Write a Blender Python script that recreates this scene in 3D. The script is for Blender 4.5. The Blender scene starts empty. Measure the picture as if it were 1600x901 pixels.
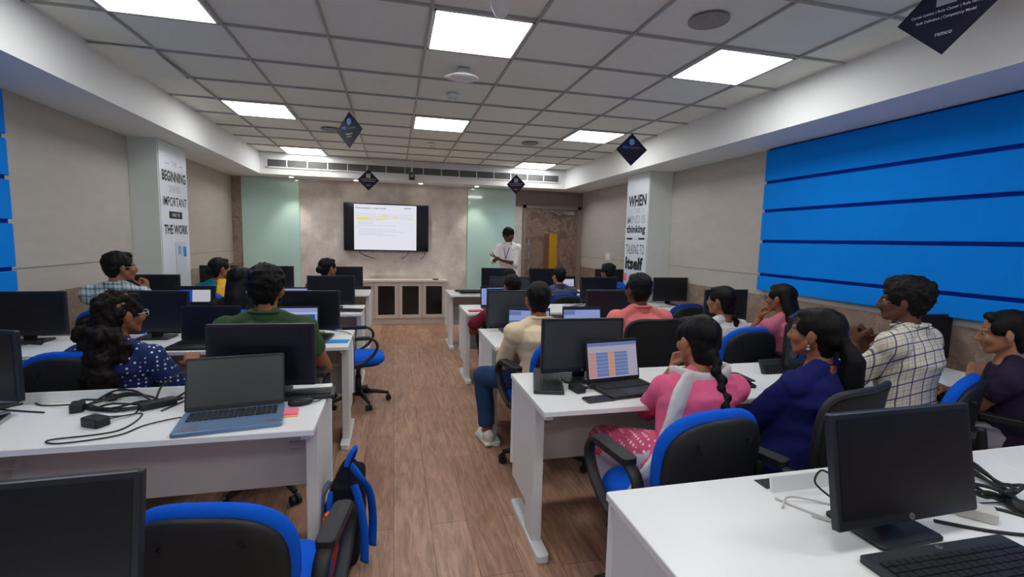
import bpy, math, random
from math import sin, cos, pi, radians, sqrt
from mathutils import Vector, Matrix, noise
random.seed(7)
C = bpy.context.scene.collection
SC = bpy.context.scene
V = Vector

# ------------------------------------------------------------------ camera
FX, YAW, PITCH, ROLL, CAMH = 747.01, 0.2442, -0.1013, 0.0243, 1.4974
cy_, sy_ = cos(YAW), sin(YAW); cp_, sp_ = cos(PITCH), sin(PITCH)
fw = V((sy_*cp_, cy_*cp_, sp_)); rt = V((cy_, -sy_, 0)); up = rt.cross(fw)
cr_, sr_ = cos(ROLL), sin(ROLL)
rt2 = cr_*rt + sr_*up; up2 = -sr_*rt + cr_*up
cam_d = bpy.data.cameras.new('camera'); cam = bpy.data.objects.new('camera', cam_d); C.objects.link(cam)
m = Matrix((rt2, up2, -fw)).transposed().to_4x4(); m.translation = (0, 0, CAMH)
cam.matrix_world = m
cam_d.sensor_width = 36; cam_d.lens = FX/1600*36; cam_d.clip_start = 0.02
SC.camera = cam

# ------------------------------------------------------------------ world / view
w = bpy.data.worlds.new('world'); SC.world = w; w.use_nodes = True
w.node_tree.nodes['Background'].inputs[0].default_value = (0.6, 0.65, 0.7, 1)
w.node_tree.nodes['Background'].inputs[1].default_value = 0.05
SC.view_settings.view_transform = 'Standard'; SC.view_settings.look = 'None'
SC.view_settings.exposure = 0.0; SC.view_settings.gamma = 1; SC.view_settings.use_curve_mapping = False
LIGHT = 13.5          # strength of the ceiling panels

# ------------------------------------------------------------------ helpers
def lin(c):
    return tuple(((x/255)/12.92 if x/255 <= .04045 else ((x/255+.055)/1.055)**2.4) for x in c) + (1,)
def newmat(name):
    M = bpy.data.materials.new(name); M.use_nodes = True
    return M, M.node_tree, M.node_tree.nodes['Principled BSDF']
def mat(name, c, rough=.5, metal=0, var=.06, nscale=12, bump=0, bscale=150, spec=.5, stretch=None, coat=0, trans=0, alpha=1, emis=0):
    """procedural material: base colour with slight noise variation and optional bump"""
    M, nt, b = newmat(name); N = nt.nodes; L = nt.links
    col = lin(c)
    tc = N.new('ShaderNodeTexCoord'); mp = N.new('ShaderNodeMapping'); L.new(tc.outputs['Object'], mp.inputs[0])
    if stretch: mp.inputs['Scale'].default_value = stretch
    no = N.new('ShaderNodeTexNoise'); no.inputs['Scale'].default_value = nscale; no.inputs['Detail'].default_value = 4
    L.new(mp.outputs[0], no.inputs['Vector'])
    mx = N.new('ShaderNodeMix'); mx.data_type = 'RGBA'
    mx.inputs['A'].default_value = tuple(x*(1-var) for x in col[:3])+(1,)
    mx.inputs['B'].default_value = tuple(min(1, x*(1+var)) for x in col[:3])+(1,)
    L.new(no.outputs['Fac'], mx.inputs['Factor']); L.new(mx.outputs['Result'], b.inputs['Base Color'])
    b.inputs['Roughness'].default_value = rough; b.inputs['Metallic'].default_value = metal
    b.inputs['Specular IOR Level'].default_value = spec; b.inputs['Coat Weight'].default_value = coat
    b.inputs['Transmission Weight'].default_value = trans; b.inputs['Alpha'].default_value = alpha
    if emis:
        b.inputs['Emission Color'].default_value = col; b.inputs['Emission Strength'].default_value = emis
    if bump:
        n2 = N.new('ShaderNodeTexNoise'); n2.inputs['Scale'].default_value = bscale
        L.new(mp.outputs[0], n2.inputs['Vector'])
        bp = N.new('ShaderNodeBump'); bp.inputs['Strength'].default_value = bump; bp.inputs['Distance'].default_value = .004
        L.new(n2.outputs['Fac'], bp.inputs['Height']); L.new(bp.outputs[0], b.inputs['Normal'])
    return M
def mth(nt, op, a, b_=None):
    n = nt.nodes.new('ShaderNodeMath'); n.operation = op
    for i, v in enumerate((a, b_)):
        if v is None: continue
        if isinstance(v, (int, float)): n.inputs[i].default_value = v
        else: nt.links.new(v, n.inputs[i])
    return n.outputs[0]
def mixc(nt, fac, a, b_):
    n = nt.nodes.new('ShaderNodeMix'); n.data_type = 'RGBA'
    for k, v in (('Factor', fac), ('A', a), ('B', b_)):
        if isinstance(v, (tuple, float, int)): n.inputs[k].default_value = v
        else: nt.links.new(v, n.inputs[k])
    return n.outputs['Result']
def emit(name, c, s=1.0):
    M = bpy.data.materials.new(name); M.use_nodes = True; nt = M.node_tree; nt.nodes.clear()
    e = nt.nodes.new('ShaderNodeEmission'); e.inputs[0].default_value = lin(c); e.inputs[1].default_value = s
    o = nt.nodes.new('ShaderNodeOutputMaterial'); nt.links.new(e.outputs[0], o.inputs[0]); return M

class MB:
    def __init__(s): s.v = []; s.f = []; s.mi = []; s.cur = 0
    def add(s, vs, fs):
        o = len(s.v); s.v += [tuple(p) for p in vs]; s.f += [tuple(i+o for i in f) for f in fs]; s.mi += [s.cur]*len(fs); return s
    def box(s, c, d, R=None):
        vs = [V((x*d[0]/2, y*d[1]/2, z*d[2]/2)) for x in (-1, 1) for y in (-1, 1) for z in (-1, 1)]
        if R: vs = [R @ p for p in vs]
        c = V(c); vs = [p+c for p in vs]
        return s.add(vs, [(0, 1, 3, 2), (4, 6, 7, 5), (0, 4, 5, 1), (2, 3, 7, 6), (0, 2, 6, 4), (1, 5, 7, 3)])
    def bx(s, x0, x1, y0, y1, z0, z1): return s.box(((x0+x1)/2, (y0+y1)/2, (z0+z1)/2), (x1-x0, y1-y0, z1-z0))
    def ell(s, c, r, R=None, nu=16, nv=10):
        c = V(c); r = (r, r, r) if isinstance(r, (int, float)) else r
        vs = [V((0, 0, r[2]))]
        for i in range(1, nv):
            t = pi*i/nv
            for j in range(nu):
                a = 2*pi*j/nu; vs.append(V((r[0]*sin(t)*cos(a), r[1]*sin(t)*sin(a), r[2]*cos(t))))
        vs.append(V((0, 0, -r[2])))
        if R: vs = [R @ p for p in vs]
        fs = [(0, 1+j, 1+(j+1) % nu) for j in range(nu)]
        for i in range(nv-2):
            for j in range(nu):
                a = 1+i*nu+j; b = 1+i*nu+(j+1) % nu; fs.append((a, a+nu, b+nu, b))
        l = len(vs)-1; o = 1+(nv-2)*nu
        fs += [(l, o+(j+1) % nu, o+j) for j in range(nu)]
        return s.add([p+c for p in vs], fs)
    def loft(s, rings, closed=False):
        n = len(rings[0]); vs = [p for r in rings for p in r]; fs = []
        m_ = len(rings)
        for i in range(m_ if closed else m_-1):
            for j in range(n):
                a = i*n+j; b = i*n+(j+1) % n; c = ((i+1) % m_)*n+(j+1) % n; d = ((i+1) % m_)*n+j
                fs.append((a, b, c, d))
        if not closed:
            fs.append(tuple(range(n))[::-1]); fs.append(tuple((m_-1)*n+k for k in range(n)))
        return s.add(vs, fs)
    def tube(s, path, r, n=10, closed=False, flat=1.0, upv=(0, 0, 1)):
        P = [V(p) for p in path]; k = len(P); rs = r if isinstance(r, (list, tuple)) else [r]*k
        rings = []; prev = None
        for i in range(k):
            a = P[i-1] if (i > 0 or closed) else P[i]; b = P[(i+1) % k] if (i < k-1 or closed) else P[i]
            t = (b-a)
            if t.length < 1e-9: t = V((0, 0, 1))
            t.normalize()
            if prev is None:
                u = V(upv).cross(t)
                if u.length < .05: u = V((1, 0, 0)).cross(t)
                if u.length < .05: u = V((0, 1, 0)).cross(t)
            else: u = prev - t*prev.dot(t)
            u.normalize(); prev = u; w_ = t.cross(u)
            rings.append([P[i]+u*(rs[i]*cos(2*pi*j/n))+w_*(rs[i]*flat*sin(2*pi*j/n)) for j in range(n)])
        return s.loft(rings, closed)
    def cyl(s, p0, p1, r0, r1=None, n=20): return s.tube([p0, p1], [r0, r0 if r1 is None else r1], n)
    def cap(s, p0, p1, r0, r1):
        """round-ended tapered limb"""
        p0 = V(p0); p1 = V(p1); s.tube([p0, p1], [r0, r1], 14); s.ell(p0, r0, nu=14, nv=8); s.ell(p1, r1, nu=14, nv=8); return s
    def rbox(s, c, d, rad, axis=2, n=5, R=None):
        """box with rounded vertical edges (axis = extrusion axis)"""
        ax = [i for i in range(3) if i != axis]; w2, h2 = d[ax[0]]/2-rad, d[ax[1]]/2-rad; pts = []
        for (sx, sy, a0) in ((1, 1, 0), (-1, 1, pi/2), (-1, -1, pi), (1, -1, 3*pi/2)):
            for k in range(n+1):
                a = a0+pi/2*k/n; pts.append((sx*w2+rad*cos(a), sy*h2+rad*sin(a)))
        rings = []
        e = min(.0025, d[axis]*.2)
        for z, sh in ((-d[axis]/2, e), (-d[axis]/2+e, 0), (d[axis]/2-e, 0), (d[axis]/2, e)):
            ring = []
            for (x, y) in pts:
                q = [0, 0, 0]; q[ax[0]] = x*(1-sh/max(w2+rad, .01)); q[ax[1]] = y*(1-sh/max(h2+rad, .01)); q[axis] = z
                q = V(q); q = R @ q if R else q; ring.append(q+V(c))
            rings.append(ring)
        if axis == 1: rings = rings[::-1]
        return s.loft(rings)
    def build(s, name, m_, parent=None, smooth=False, bevel=0, auto=False):
        me = bpy.data.meshes.new(name); me.from_pydata(s.v, [], s.f)
        for x in (m_ if isinstance(m_, (list, tuple)) else [m_]): me.materials.append(x)
        me.polygons.foreach_set('material_index', s.mi)
        if smooth: me.polygons.foreach_set('use_smooth', [True]*len(me.polygons))
        me.update(); o = bpy.data.objects.new(name, me); C.objects.link(o)
        if parent: o.parent = parent
        if bevel:
            b = o.modifiers.new('bevel', 'BEVEL'); b.width = bevel; b.segments = 2; b.limit_method = 'ANGLE'
        return o
def fixn(o):
    import bmesh
    bm = bmesh.new(); bm.from_mesh(o.data); bmesh.ops.recalc_face_normals(bm, faces=bm.faces); bm.to_mesh(o.data); bm.free(); return o
TS = bpy.data.scenes.new('scratch')      # small scratch scene in which shapes are fused; removed at the end
def scratch_mesh(o):
    vl = TS.view_layers[0]; vl.update(); dg = vl.depsgraph; return bpy.data.meshes.new_from_object(o.evaluated_get(dg), preserve_all_data_layers=False, depsgraph=dg)
def blob(name, mb, m_, parent=None, voxel=.008, smooth=2, disp=0, dscale=12, dstretch=(1, 1, 1), fn=None):
    """fuses overlapping closed shapes into one continuous surface"""
    me = bpy.data.meshes.new('t'); me.from_pydata(mb.v, [], mb.f)
    o = bpy.data.objects.new('t', me); TS.collection.objects.link(o); fixn(o)
    r = o.modifiers.new('r', 'REMESH'); r.mode = 'VOXEL'; r.voxel_size = voxel; r.use_smooth_shade = True
    if smooth:
        s = o.modifiers.new('s', 'SMOOTH'); s.factor = .5; s.iterations = smooth
    nm = scratch_mesh(o); nm.name = name
    bpy.data.objects.remove(o); bpy.data.meshes.remove(me)
    nm.materials.clear(); nm.materials.append(m_)
    if disp:
        n_ = len(nm.vertices); co = [0.0]*(3*n_); nr = [0.0]*(3*n_)
        nm.vertices.foreach_get('co', co); nm.vertex_normals.foreach_get('vector', nr)
        for i in range(0, 3*n_, 3):
            k = disp*noise.fractal(V((co[i]*dstretch[0], co[i+1]*dstretch[1], co[i+2]*dstretch[2]))*dscale, 1, 2, 3)
            co[i] += nr[i]*k; co[i+1] += nr[i+1]*k; co[i+2] += nr[i+2]*k
        nm.vertices.foreach_set('co', co)
    nm.polygons.foreach_set('use_smooth', [True]*len(nm.polygons)); nm.update()
    ob = bpy.data.objects.new(name, nm); C.objects.link(ob)
    if parent: ob.parent = parent
    return ob
def tag(o, label, cat, group=None):
    o['label'] = label; o['category'] = cat
    if group: o['group'] = group
    return o
def thing(name, label, cat, loc=(0, 0, 0), rz=0, group=None):
    o = bpy.data.objects.new(name, None); C.objects.link(o); o.empty_display_size = .1
    o.location = loc; o.rotation_euler = (0, 0, rz); return tag(o, label, cat, group)
def struct(o): o['kind'] = 'structure'; return o
def copytree(o, parent=None):
    c = o.copy(); C.objects.link(c)
    if parent: c.parent = parent
    for ch in list(o.children): copytree(ch, c)
    return c
def clone(root, loc, rz, label, group=None):
    r = copytree(root); r.location = loc; r.rotation_euler = (0, 0, rz); r['label'] = label
    if group: r['group'] = group
    elif 'group' in r: del r['group']
    return r
def smoothpath(pts, sub=6, closed=False):
    P = [V(p) for p in pts]; n = len(P); out = []
    for i in range(n if closed else n-1):
        p0 = P[(i-1) % n] if (closed or i > 0) else P[i]; p1 = P[i]; p2 = P[(i+1) % n]; p3 = P[(i+2) % n] if (closed or i < n-2) else P[i+1]
        for k in range(sub):
            t = k/sub; out.append(.5*((2*p1)+(p2-p0)*t+(2*p0-5*p1+4*p2-p3)*t*t+(3*p1-p0-3*p2+p3)*t**3))
    if not closed: out.append(P[-1])
    return out
def lettering(txt, m_, parent, origin, ux, uy, w_, h_, bold=0, italic=0, name='lettering', depth=.0008):
    """text fitted into a w x h box whose lower-left corner is origin; ux, uy are the reading and up directions"""
    cu = bpy.data.curves.new('t', 'FONT'); cu.body = txt; cu.size = 1; cu.extrude = 0; cu.offset = bold; cu.shear = italic; cu.align_x = 'LEFT'; cu.resolution_u = 3
    o = bpy.data.objects.new('t', cu); TS.collection.objects.link(o)
    me = scratch_mesh(o)
    bpy.data.objects.remove(o); bpy.data.curves.remove(cu)
    xs = [v.co.x for v in me.vertices]; ys = [v.co.y for v in me.vertices]
    if not xs: return None
    x0, x1, y0, y1 = min(xs), max(xs), min(ys), max(ys); ux = V(ux); uy = V(uy); nz = ux.cross(uy)
    for v in me.vertices:
        v.co = V(origin)+ux*((v.co.x-x0)/(x1-x0)*w_)+uy*((v.co.y-y0)/(y1-y0)*h_)+nz*depth
    me.materials.clear(); me.materials.append(m_); me.name = name
    ob = bpy.data.objects.new(name, me); C.objects.link(ob); ob.parent = parent; return ob

# ------------------------------------------------------------------ materials
def fabric_wall(name, c):
    M = mat(name, c, .9, 0, .10, 5, .25, 260, .2, stretch=(1, 1, 3)); return M
m_beige = fabric_wall('wall_fabric', (190, 183, 174))
m_beige2 = fabric_wall('wall_laminate_dark', (146, 132, 124))
m_white = mat('white_paint', (234, 234, 232), .6, 0, .03, 3)
m_colp = mat('column_paint', (222, 227, 222), .6, 0, .03, 3)
m_vinyl = mat('white_vinyl', (225, 230, 240), .25, 0, .02, 2)
m_tile = mat('ceiling_tile', (236, 238, 229), .9, 0, .04, 30, .2, 300, .1)
m_tbar = mat('ceiling_bar', (170, 169, 167), .5, 0, .03)
m_blue = mat('blue_felt', (5, 136, 236), .9, 0, .06, 6, .15, 300, .15)
m_blued = mat('blue_groove', (10, 52, 150), .9, 0, .05, 6, 0, 300, .1)
m_glass = mat('mint_glass', (192, 226, 218), .06, 0, .02, 2, spec=.6, coat=.5)
m_desk = mat('white_laminate', (238, 238, 236), .35, 0, .015, 3)
m_deskleg = mat('white_steel', (226, 228, 228), .4, 0, .015, 3)
m_panel = mat('grey_laminate', (240, 241, 244), .5, 0, .02, 3)
m_blackp = mat('black_plastic', (22, 23, 26), .5, 0, .1, 40, .1, 500)
m_shell = mat('chair_shell', (26, 27, 30), .55, 0, .12, 20, .15, 600)
m_monbk = mat('monitor_bezel', (30, 34, 44), .4, 0, .05)
m_screen = mat('dark_screen', (13, 17, 27), .32, 0, .03, spec=.5)
m_screen2 = mat('matte_grey_screen', (48, 56, 62), .42, 0, .05, 1.2, spec=.6)
m_bfab = mat('blue_fabric', (10, 92, 214), .9, 0, .08, 60, .3, 700, .2)
m_bfabd = mat('dark_blue_fabric', (24, 58, 148), .9, 0, .08, 60, .3, 700, .2)
m_silver = mat('silver_metal', (176, 180, 186), .3, .8, .03)
m_lapblue = mat('blue_grey_metal', (112, 142, 176), .35, .35, .03)
m_key = mat('key_plastic', (24, 25, 28), .5, 0, .05)
m_kb = mat('keyboard_body', (44, 46, 51), .5, 0, .05)
m_keygap = mat('key_deck', (50, 52, 58), .5, 0, .05)
m_cable = mat('cable_rubber', (20, 20, 22), .5, 0, .1)
m_cablew = mat('cable_white', (205, 202, 196), .5, 0, .05)
m_paper = mat('paper', (232, 232, 228), .8, 0, .03)
m_pink = mat('pink_paper', (255, 120, 160), .7, 0, .03)
m_orange = mat('orange_plastic', (245, 92, 30), .4, 0, .03)
m_cyan = mat('cyan_card', (22, 146, 230), .6, 0, .03)
m_skin = [mat('skin_%s' % n, c, .55, 0, .08, 14, .05, 200, .35) for n, c in (('brown', (148, 96, 68)), ('dark_brown', (96, 60, 44)), ('tan', (172, 118, 86)))]
m_hair = mat('black_hair', (11, 10, 10), .6, 0, .3, 60, .25, 260, .22, stretch=(1, 1, .15))
m_hairb = mat('brown_black_hair', (22, 15, 12), .7, 0, .4, 60, .3, 200, .2, stretch=(1, 1, .2))
m_eyew = mat('eye_white', (150, 140, 134), .45); m_eyeb = mat('eye_dark', (20, 12, 10), .2)
m_ink = mat('black_ink', (28, 28, 32), .6); m_inkg = mat('grey_ink', (168, 172, 180), .6); m_wink = mat('white_ink', (232, 232, 240), .6)
m_navy = mat('navy_board', (22, 20, 52), .7, 0, .04)
m_yel = mat('yellow_tape', (205, 160, 20), .5, 0, .05)

def m_woodfloor():
    M, nt, b = newmat('floor_planks'); N = nt.nodes; L = nt.links
    tc = N.new('ShaderNodeTexCoord'); s = N.new('ShaderNodeSeparateXYZ'); L.new(tc.outputs['Object'], s.inputs[0])
    c = N.new('ShaderNodeCombineXYZ'); L.new(s.outputs[1], c.inputs[0]); L.new(s.outputs[0], c.inputs[1])
    br = N.new('ShaderNodeTexBrick'); br.inputs['Scale'].default_value = 1; br.offset = .37
    br.inputs['Brick Width'].default_value = 1.2; br.inputs['Row Height'].default_value = .19; br.inputs['Mortar Size'].default_value = .0016
    br.inputs['Color1'].default_value = lin((190, 150, 126)); br.inputs['Color2'].default_value = lin((170, 128, 104)); br.inputs['Mortar'].default_value = lin((110, 80, 64))
    L.new(c.outputs[0], br.inputs['Vector'])
    mp = N.new('ShaderNodeMapping'); mp.inputs['Scale'].default_value = (12, 1.5, 1); L.new(tc.outputs['Object'], mp.inputs[0])
    n1 = N.new('ShaderNodeTexNoise'); n1.inputs['Scale'].default_value = 2.2; n1.inputs['Detail'].default_value = 8; n1.inputs['Roughness'].default_value = .7; n1.inputs['Distortion'].default_value = 1.2
    L.new(mp.outputs[0], n1.inputs['Vector'])
    cr = N.new('ShaderNodeValToRGB'); cr.color_ramp.elements[0].position = .38; cr.color_ramp.elements[1].position = .62
    cr.color_ramp.elements[0].color = (.52, .49, .46, 1); cr.color_ramp.elements[1].color = (1.12, 1.1, 1.08, 1); L.new(n1.outputs['Fac'], cr.inputs[0])
    mx = N.new('ShaderNodeMix'); mx.data_type = 'RGBA'; mx.blend_type = 'MULTIPLY'; mx.inputs['Factor'].default_value = .8
    L.new(br.outputs['Color'], mx.inputs['A']); L.new(cr.outputs[0], mx.inputs['B']); L.new(mx.outputs['Result'], b.inputs['Base Color'])
    b.inputs['Roughness'].default_value = .38
    bp = N.new('ShaderNodeBump'); bp.inputs['Strength'].default_value = .12; bp.inputs['Distance'].default_value = .003; L.new(n1.outputs['Fac'], bp.inputs['Height']); L.new(bp.outputs[0], b.inputs['Normal'])
    return M
def m_marble(name, c1, c2, c3, scale=2.2, rough=.35):
    M, nt, b = newmat(name); N = nt.nodes; L = nt.links
    tc = N.new('ShaderNodeTexCoord')
    n1 = N.new('ShaderNodeTexNoise'); n1.inputs['Scale'].default_value = scale; n1.inputs['Detail'].default_value = 9; n1.inputs['Roughness'].default_value = .62; n1.inputs['Distortion'].default_value = 1.6
    L.new(tc.outputs['Object'], n1.inputs['Vector'])
    cr = N.new('ShaderNodeValToRGB'); e = cr.color_ramp.elements; e[0].position = .3; e[0].color = lin(c1); e[1].position = .7; e[1].color = lin(c2); L.new(n1.outputs['Fac'], cr.inputs[0])
    v = mth(nt, 'ABSOLUTE', mth(nt, 'SUBTRACT', n1.outputs['Fac'], .5)); k = mth(nt, 'LESS_THAN', v, .012)
    col = mixc(nt, mth(nt, 'MULTIPLY', k, .55), cr.outputs[0], lin(c3)); L.new(col, b.inputs['Base Color']); b.inputs['Roughness'].default_value = rough
    return M
def m_concrete():
    M, nt, b = newmat('concrete_laminate'); N = nt.nodes; L = nt.links
    tc = N.new('ShaderNodeTexCoord')
    n1 = N.new('ShaderNodeTexNoise'); n1.inputs['Scale'].default_value = 2.4; n1.inputs['Detail'].default_value = 8; n1.inputs['Roughness'].default_value = .7
    L.new(tc.outputs['Object'], n1.inputs['Vector'])
    cr = N.new('ShaderNodeValToRGB'); e = cr.color_ramp.elements; e[0].position = .35; e[0].color = lin((192, 182, 176)); e[1].position = .68; e[1].color = lin((236, 228, 221)); L.new(n1.outputs['Fac'], cr.inputs[0])
    L.new(cr.outputs[0], b.inputs['Base Color']); b.inputs['Roughness'].default_value = .6; return M
m_floor = m_woodfloor()
m_brown = m_marble('brown_marble', (104, 84, 74), (146, 122, 108), (184, 158, 138), 2.6, .3)
m_dado = m_marble('dado_marble', (128, 108, 94), (166, 144, 126), (104, 86, 72), 7, .4)
m_conc = m_concrete()
m_greywood = mat('grey_wood', (206, 196, 188), .5, 0, .12, 8, .1, 80, stretch=(6, 6, 1))
def m_check(name, base, lines, k=14, side=-1):
    """woven check: lines = list of (axis 'u'|'v', offset, width, colour, strength)"""
    M, nt, b = newmat(name); N = nt.nodes; L = nt.links
    tc = N.new('ShaderNodeTexCoord'); s = N.new('ShaderNodeSeparateXYZ'); L.new(tc.outputs['Object'], s.inputs[0])
    u = mth(nt, 'ADD', s.outputs[0], mth(nt, 'MULTIPLY', s.outputs[1], .8*side)); v = mth(nt, 'ADD', s.outputs[2], mth(nt, 'MULTIPLY', s.outputs[1], .6))
    col = lin(base)
    for ax, off, wd, c, st in lines:
        f = mth(nt, 'FRACT', mth(nt, 'ADD', mth(nt, 'MULTIPLY', u if ax == 'u' else v, k), off))
        g = mth(nt, 'MULTIPLY', mth(nt, 'LESS_THAN', f, wd), st); col = mixc(nt, g, col, lin(c))
    L.new(col, b.inputs['Base Color']); b.inputs['Roughness'].default_value = .9; b.inputs['Specular IOR Level'].default_value = .2
    return M
def m_dots(name, base, dot, scale, thr):
    M, nt, b = newmat(name); N = nt.nodes; L = nt.links
    tc = N.new('ShaderNodeTexCoord'); v = N.new('ShaderNodeTexVoronoi'); v.inputs['Scale'].default_value = scale; v.inputs['Randomness'].default_value = .08
    L.new(tc.outputs['Object'], v.inputs['Vector']); k = mth(nt, 'LESS_THAN', v.outputs['Distance'], thr)
    L.new(mixc(nt, k, lin(base), lin(dot)), b.inputs['Base Color']); b.inputs['Roughness'].default_value = .85; b.inputs['Specular IOR Level'].default_value = .2
    return M
def cloth(name, c, var=.08): return mat(name, c, .88, 0, var, 10, .15, 300, .2)

# ------------------------------------------------------------------ room
XL, XR, YB, YF, ZC, ZS = -2.54, 3.515, 8.69, -2.6, 2.74, 2.418
SL, SR, SB = -1.988, 2.973, 8.193
o = MB().bx(XL-.1, XR+.1, YF, YB+.1, -.1, 0).build('floor', m_floor); struct(o)
o = MB().bx(XL-.1, XR+.1, YF-.1, YB+.1, ZC+.012, ZC+.1).build('ceiling', m_tile); struct(o)
# suspended ceiling grid bars
mb = MB(); gx0, gy0, P6 = .2033, 2.755, .6
for k in range(-4, 6):
    x = gx0+P6*k
    if SL < x < SR: mb.bx(x-.008, x+.008, YF, SB, ZC-.002, ZC+.013)
for k in range(-9, 11):
    y = gy0+P6*k
    if y < SB: mb.bx(SL, SR, y-.008, y+.008, ZC-.0025, ZC+.0125)
g = mb.build('trim_1', m_tbar); struct(g)
# lowered border of the ceiling with its vertical faces
mb = MB(); mb.bx(XL-.05, SL, YF, YB, ZS, ZC+.02); o = mb.build('trim_2', m_white); struct(o)
mb = MB(); mb.bx(SR, XR+.05, YF, YB, ZS, ZC+.02); o = mb.build('trim_3', m_white); struct(o)
mb = MB(); mb.bx(SL, SR, SB, YB, ZS, ZC+.02); o = mb.build('trim_4', m_white); struct(o)
# walls
def wall_side(name, x0, x1, face):
    o = MB().bx(x0, x1, YF, YB, 1.02, ZC).build(name, m_beige); struct(o)
    # stone-look dado below, pale groove between the fabric boards
    d = MB().bx(x0, x1, YF, YB, 0, 1.02).build('wall_dado', m_dado, o)
    g = MB().bx(face-.003, face+.003, 3.96, YB, 1.212, 1.218).build('wall_groove', m_beige2, o)
    mb = MB()
    for y in (5.0,):
        pass
    return o
wl = wall_side('wall_left', XL-.1, XL, XL); wr = wall_side('wall_right', XR, XR+.1, XR)
o = MB().bx(XL-.1, XR+.1, YB, YB+.1, 0, ZC).build('wall_back', m_conc); struct(o)
struct(MB().bx(2.19, XR-.001, YB-.012, YB-.001, 2.12, ZS-.002).build('trim_5', m_beige2))
struct(MB().bx(XL+.001, -2.39, YB-.010, YB-.001, 0, ZS-.002).build('trim_6', m_marble('rose_marble', (128, 104, 96), (168, 142, 132), (196, 172, 160), 5, .4)))
# raised board above the cabinet and board joints
struct(MB().bx(-.45, .32, YB-.03, YB-.001, .82, 1.04).build('trim_7', m_conc))
o = MB().bx(XL-.1, XR+.1, YF-.1, YF, 0, ZC).build('wall_front', m_beige); struct(o)
# blue felt boards on both side walls, split by dark grooves
def blue_boards(name, label, x0, x1, side):
    t = thing(name, label, 'wall panel', ((x0+x1)/2, 0, 1.07))
    MB().bx(x0-(x0+x1)/2, x1-(x0+x1)/2, YF+.02, 3.965, 0, ZS-1.07).build('backing', m_blued, t)
    zs = [1.07, 1.22, 1.54, 1.83, 2.10, ZS]; e = side*.02
    for i in range(5):
        z0, z1 = zs[i]-1.07+(.014 if i else 0), zs[i+1]-1.07-.014
        MB().rbox((e, (YF+.02+3.97)/2, (z0+z1)/2), (.03, 3.95-YF, z1-z0), .006, axis=1, n=3).build('board', m_blue, t)
    return t
blue_boards('blue_wall_panel', 'bright blue ribbed felt panel covering the right wall', XR-.022, XR, -1)
blue_boards('blue_wall_panel', 'bright blue felt panel at the left edge of the left wall', XL, XL+.022, 1)
# columns
for nm, x0, x1, y0, y1 in (('wall_column_left', XL, -2.285, 5.58, 6.26), ('wall_column_right', 3.185, XR, 5.62, 6.22)):
    o = MB().bx(x0, x1, y0, y1, 0, ZS).build(nm, m_colp, bevel=.004); struct(o)
# mint glass boards at the back
for i, (x0, x1) in enumerate(((-2.39, -1.52), (1.30, 2.19))):
    o = MB().bx(x0, x1, YB-.022, YB-.002, .12, ZS-.004).build('glass_board', m_glass, bevel=.003)
    tag(o, ('mint green back-painted glass panel left of the television' if i == 0 else 'mint green back-painted glass panel behind the standing presenter'), 'glass panel')

# posters on the columns
def poster(label, x, y0, y1, side, rows, dark):
    t = thing('wall_poster', label, 'poster', (x, (y0+y1)/2, 1.2)); yc = (y0+y1)/2; w_ = y1-y0
    MB().bx(-.003, .003, -w_/2, w_/2, -1.19, 1.19).build('sheet', m_vinyl, t)
    ux = V((0, side, 0)); uy = V((0, 0, 1)); nz = ux.cross(uy)
    for (txt, z0, z1, a, b, mm, bold, sh) in rows:
        y_a = (a-.5)*w_ ; org = nz*.0035 + ux*y_a + V((0, 0, z0-1.2))
        if txt.startswith('#'):
            m2 = MB(); p0 = org; q = ux*((b-a)*w_); h = uy*(z1-z0)
            m2.add([p0, p0+q, p0+q+h, p0+h, p0+nz*.001, p0+q+nz*.001, p0+q+h+nz*.001, p0+h+nz*.001], [(3, 2, 1, 0), (4, 5, 6, 7), (0, 1, 5, 4), (1, 2, 6, 5), (2, 3, 7, 6), (3, 0, 4, 7)])
            m2.build('printed_bar', mm, t)
        else: lettering(txt, mm, t, org+nz*(.0015 if mm is m_wink else 0), ux, uy, (b-a)*w_, z1-z0, bold, sh)
    return t
pl_ = poster('tall white poster reading THE BEGINNING IS THE MOST IMPORTANT on left column', -2.281, 5.59, 6.25, 1,
    [('THE', 2.185, 2.235, .42, .62, m_inkg, 0, 0), ('#', 2.20, 2.204, .20, .34, m_ink, 0, 0), ('#', 2.20, 2.204, .72, .86, m_ink, 0, 0),
     ('BEGINNING', 2.02, 2.13, .08, .94, m_ink, .03, 0), ('IS THE MOST', 1.91, 1.98, .32, .72, m_inkg, 0, 0),
     ('IMPORTANT', 1.765, 1.86, .08, .95, m_ink, .01, 0), ('#', 1.635, 1.71, .27, .75, m_ink, 0, 0), ('PART OF', 1.655, 1.69, .38, .65, m_wink, 0, 0),
     ('THE WORK', 1.47, 1.57, .08, .95, m_ink, .03, 0)], True)
pr_ = poster('tall white poster reading WHEN THE MIND IS thinking on right column', 3.181, 5.63, 6.21, -1,
    [('WHEN', 1.985, 2.135, .10, .93, m_ink, .04, 0), ('THE', 1.895, 1.955, .40, .66, m_inkg, 0, 0), ('#', 1.895, 1.955, .10, .34, mat('pale_print', (206, 212, 222), .5), 0, 0), ('#', 1.895, 1.955, .72, .93, bpy.data.materials['pale_print'], 0, 0),
     ('MIND IS', 1.755, 1.865, .08, .92, m_inkg, .01, 0), ('thinking', 1.60, 1.735, .06, .94, m_ink, .035, 0),
     ('#', 1.54, 1.565, .08, .36, m_ink, 0, 0), ('it is', 1.535, 1.575, .43, .58, m_inkg, 0, 0), ('#', 1.54, 1.565, .65, .93, m_ink, 0, 0),
     ('TALKING TO', 1.345, 1.475, .07, .93, m_ink, -.005, 0), ('Itself', 1.13, 1.305, .07, .90, m_ink, .045, 0)], True)
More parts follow.
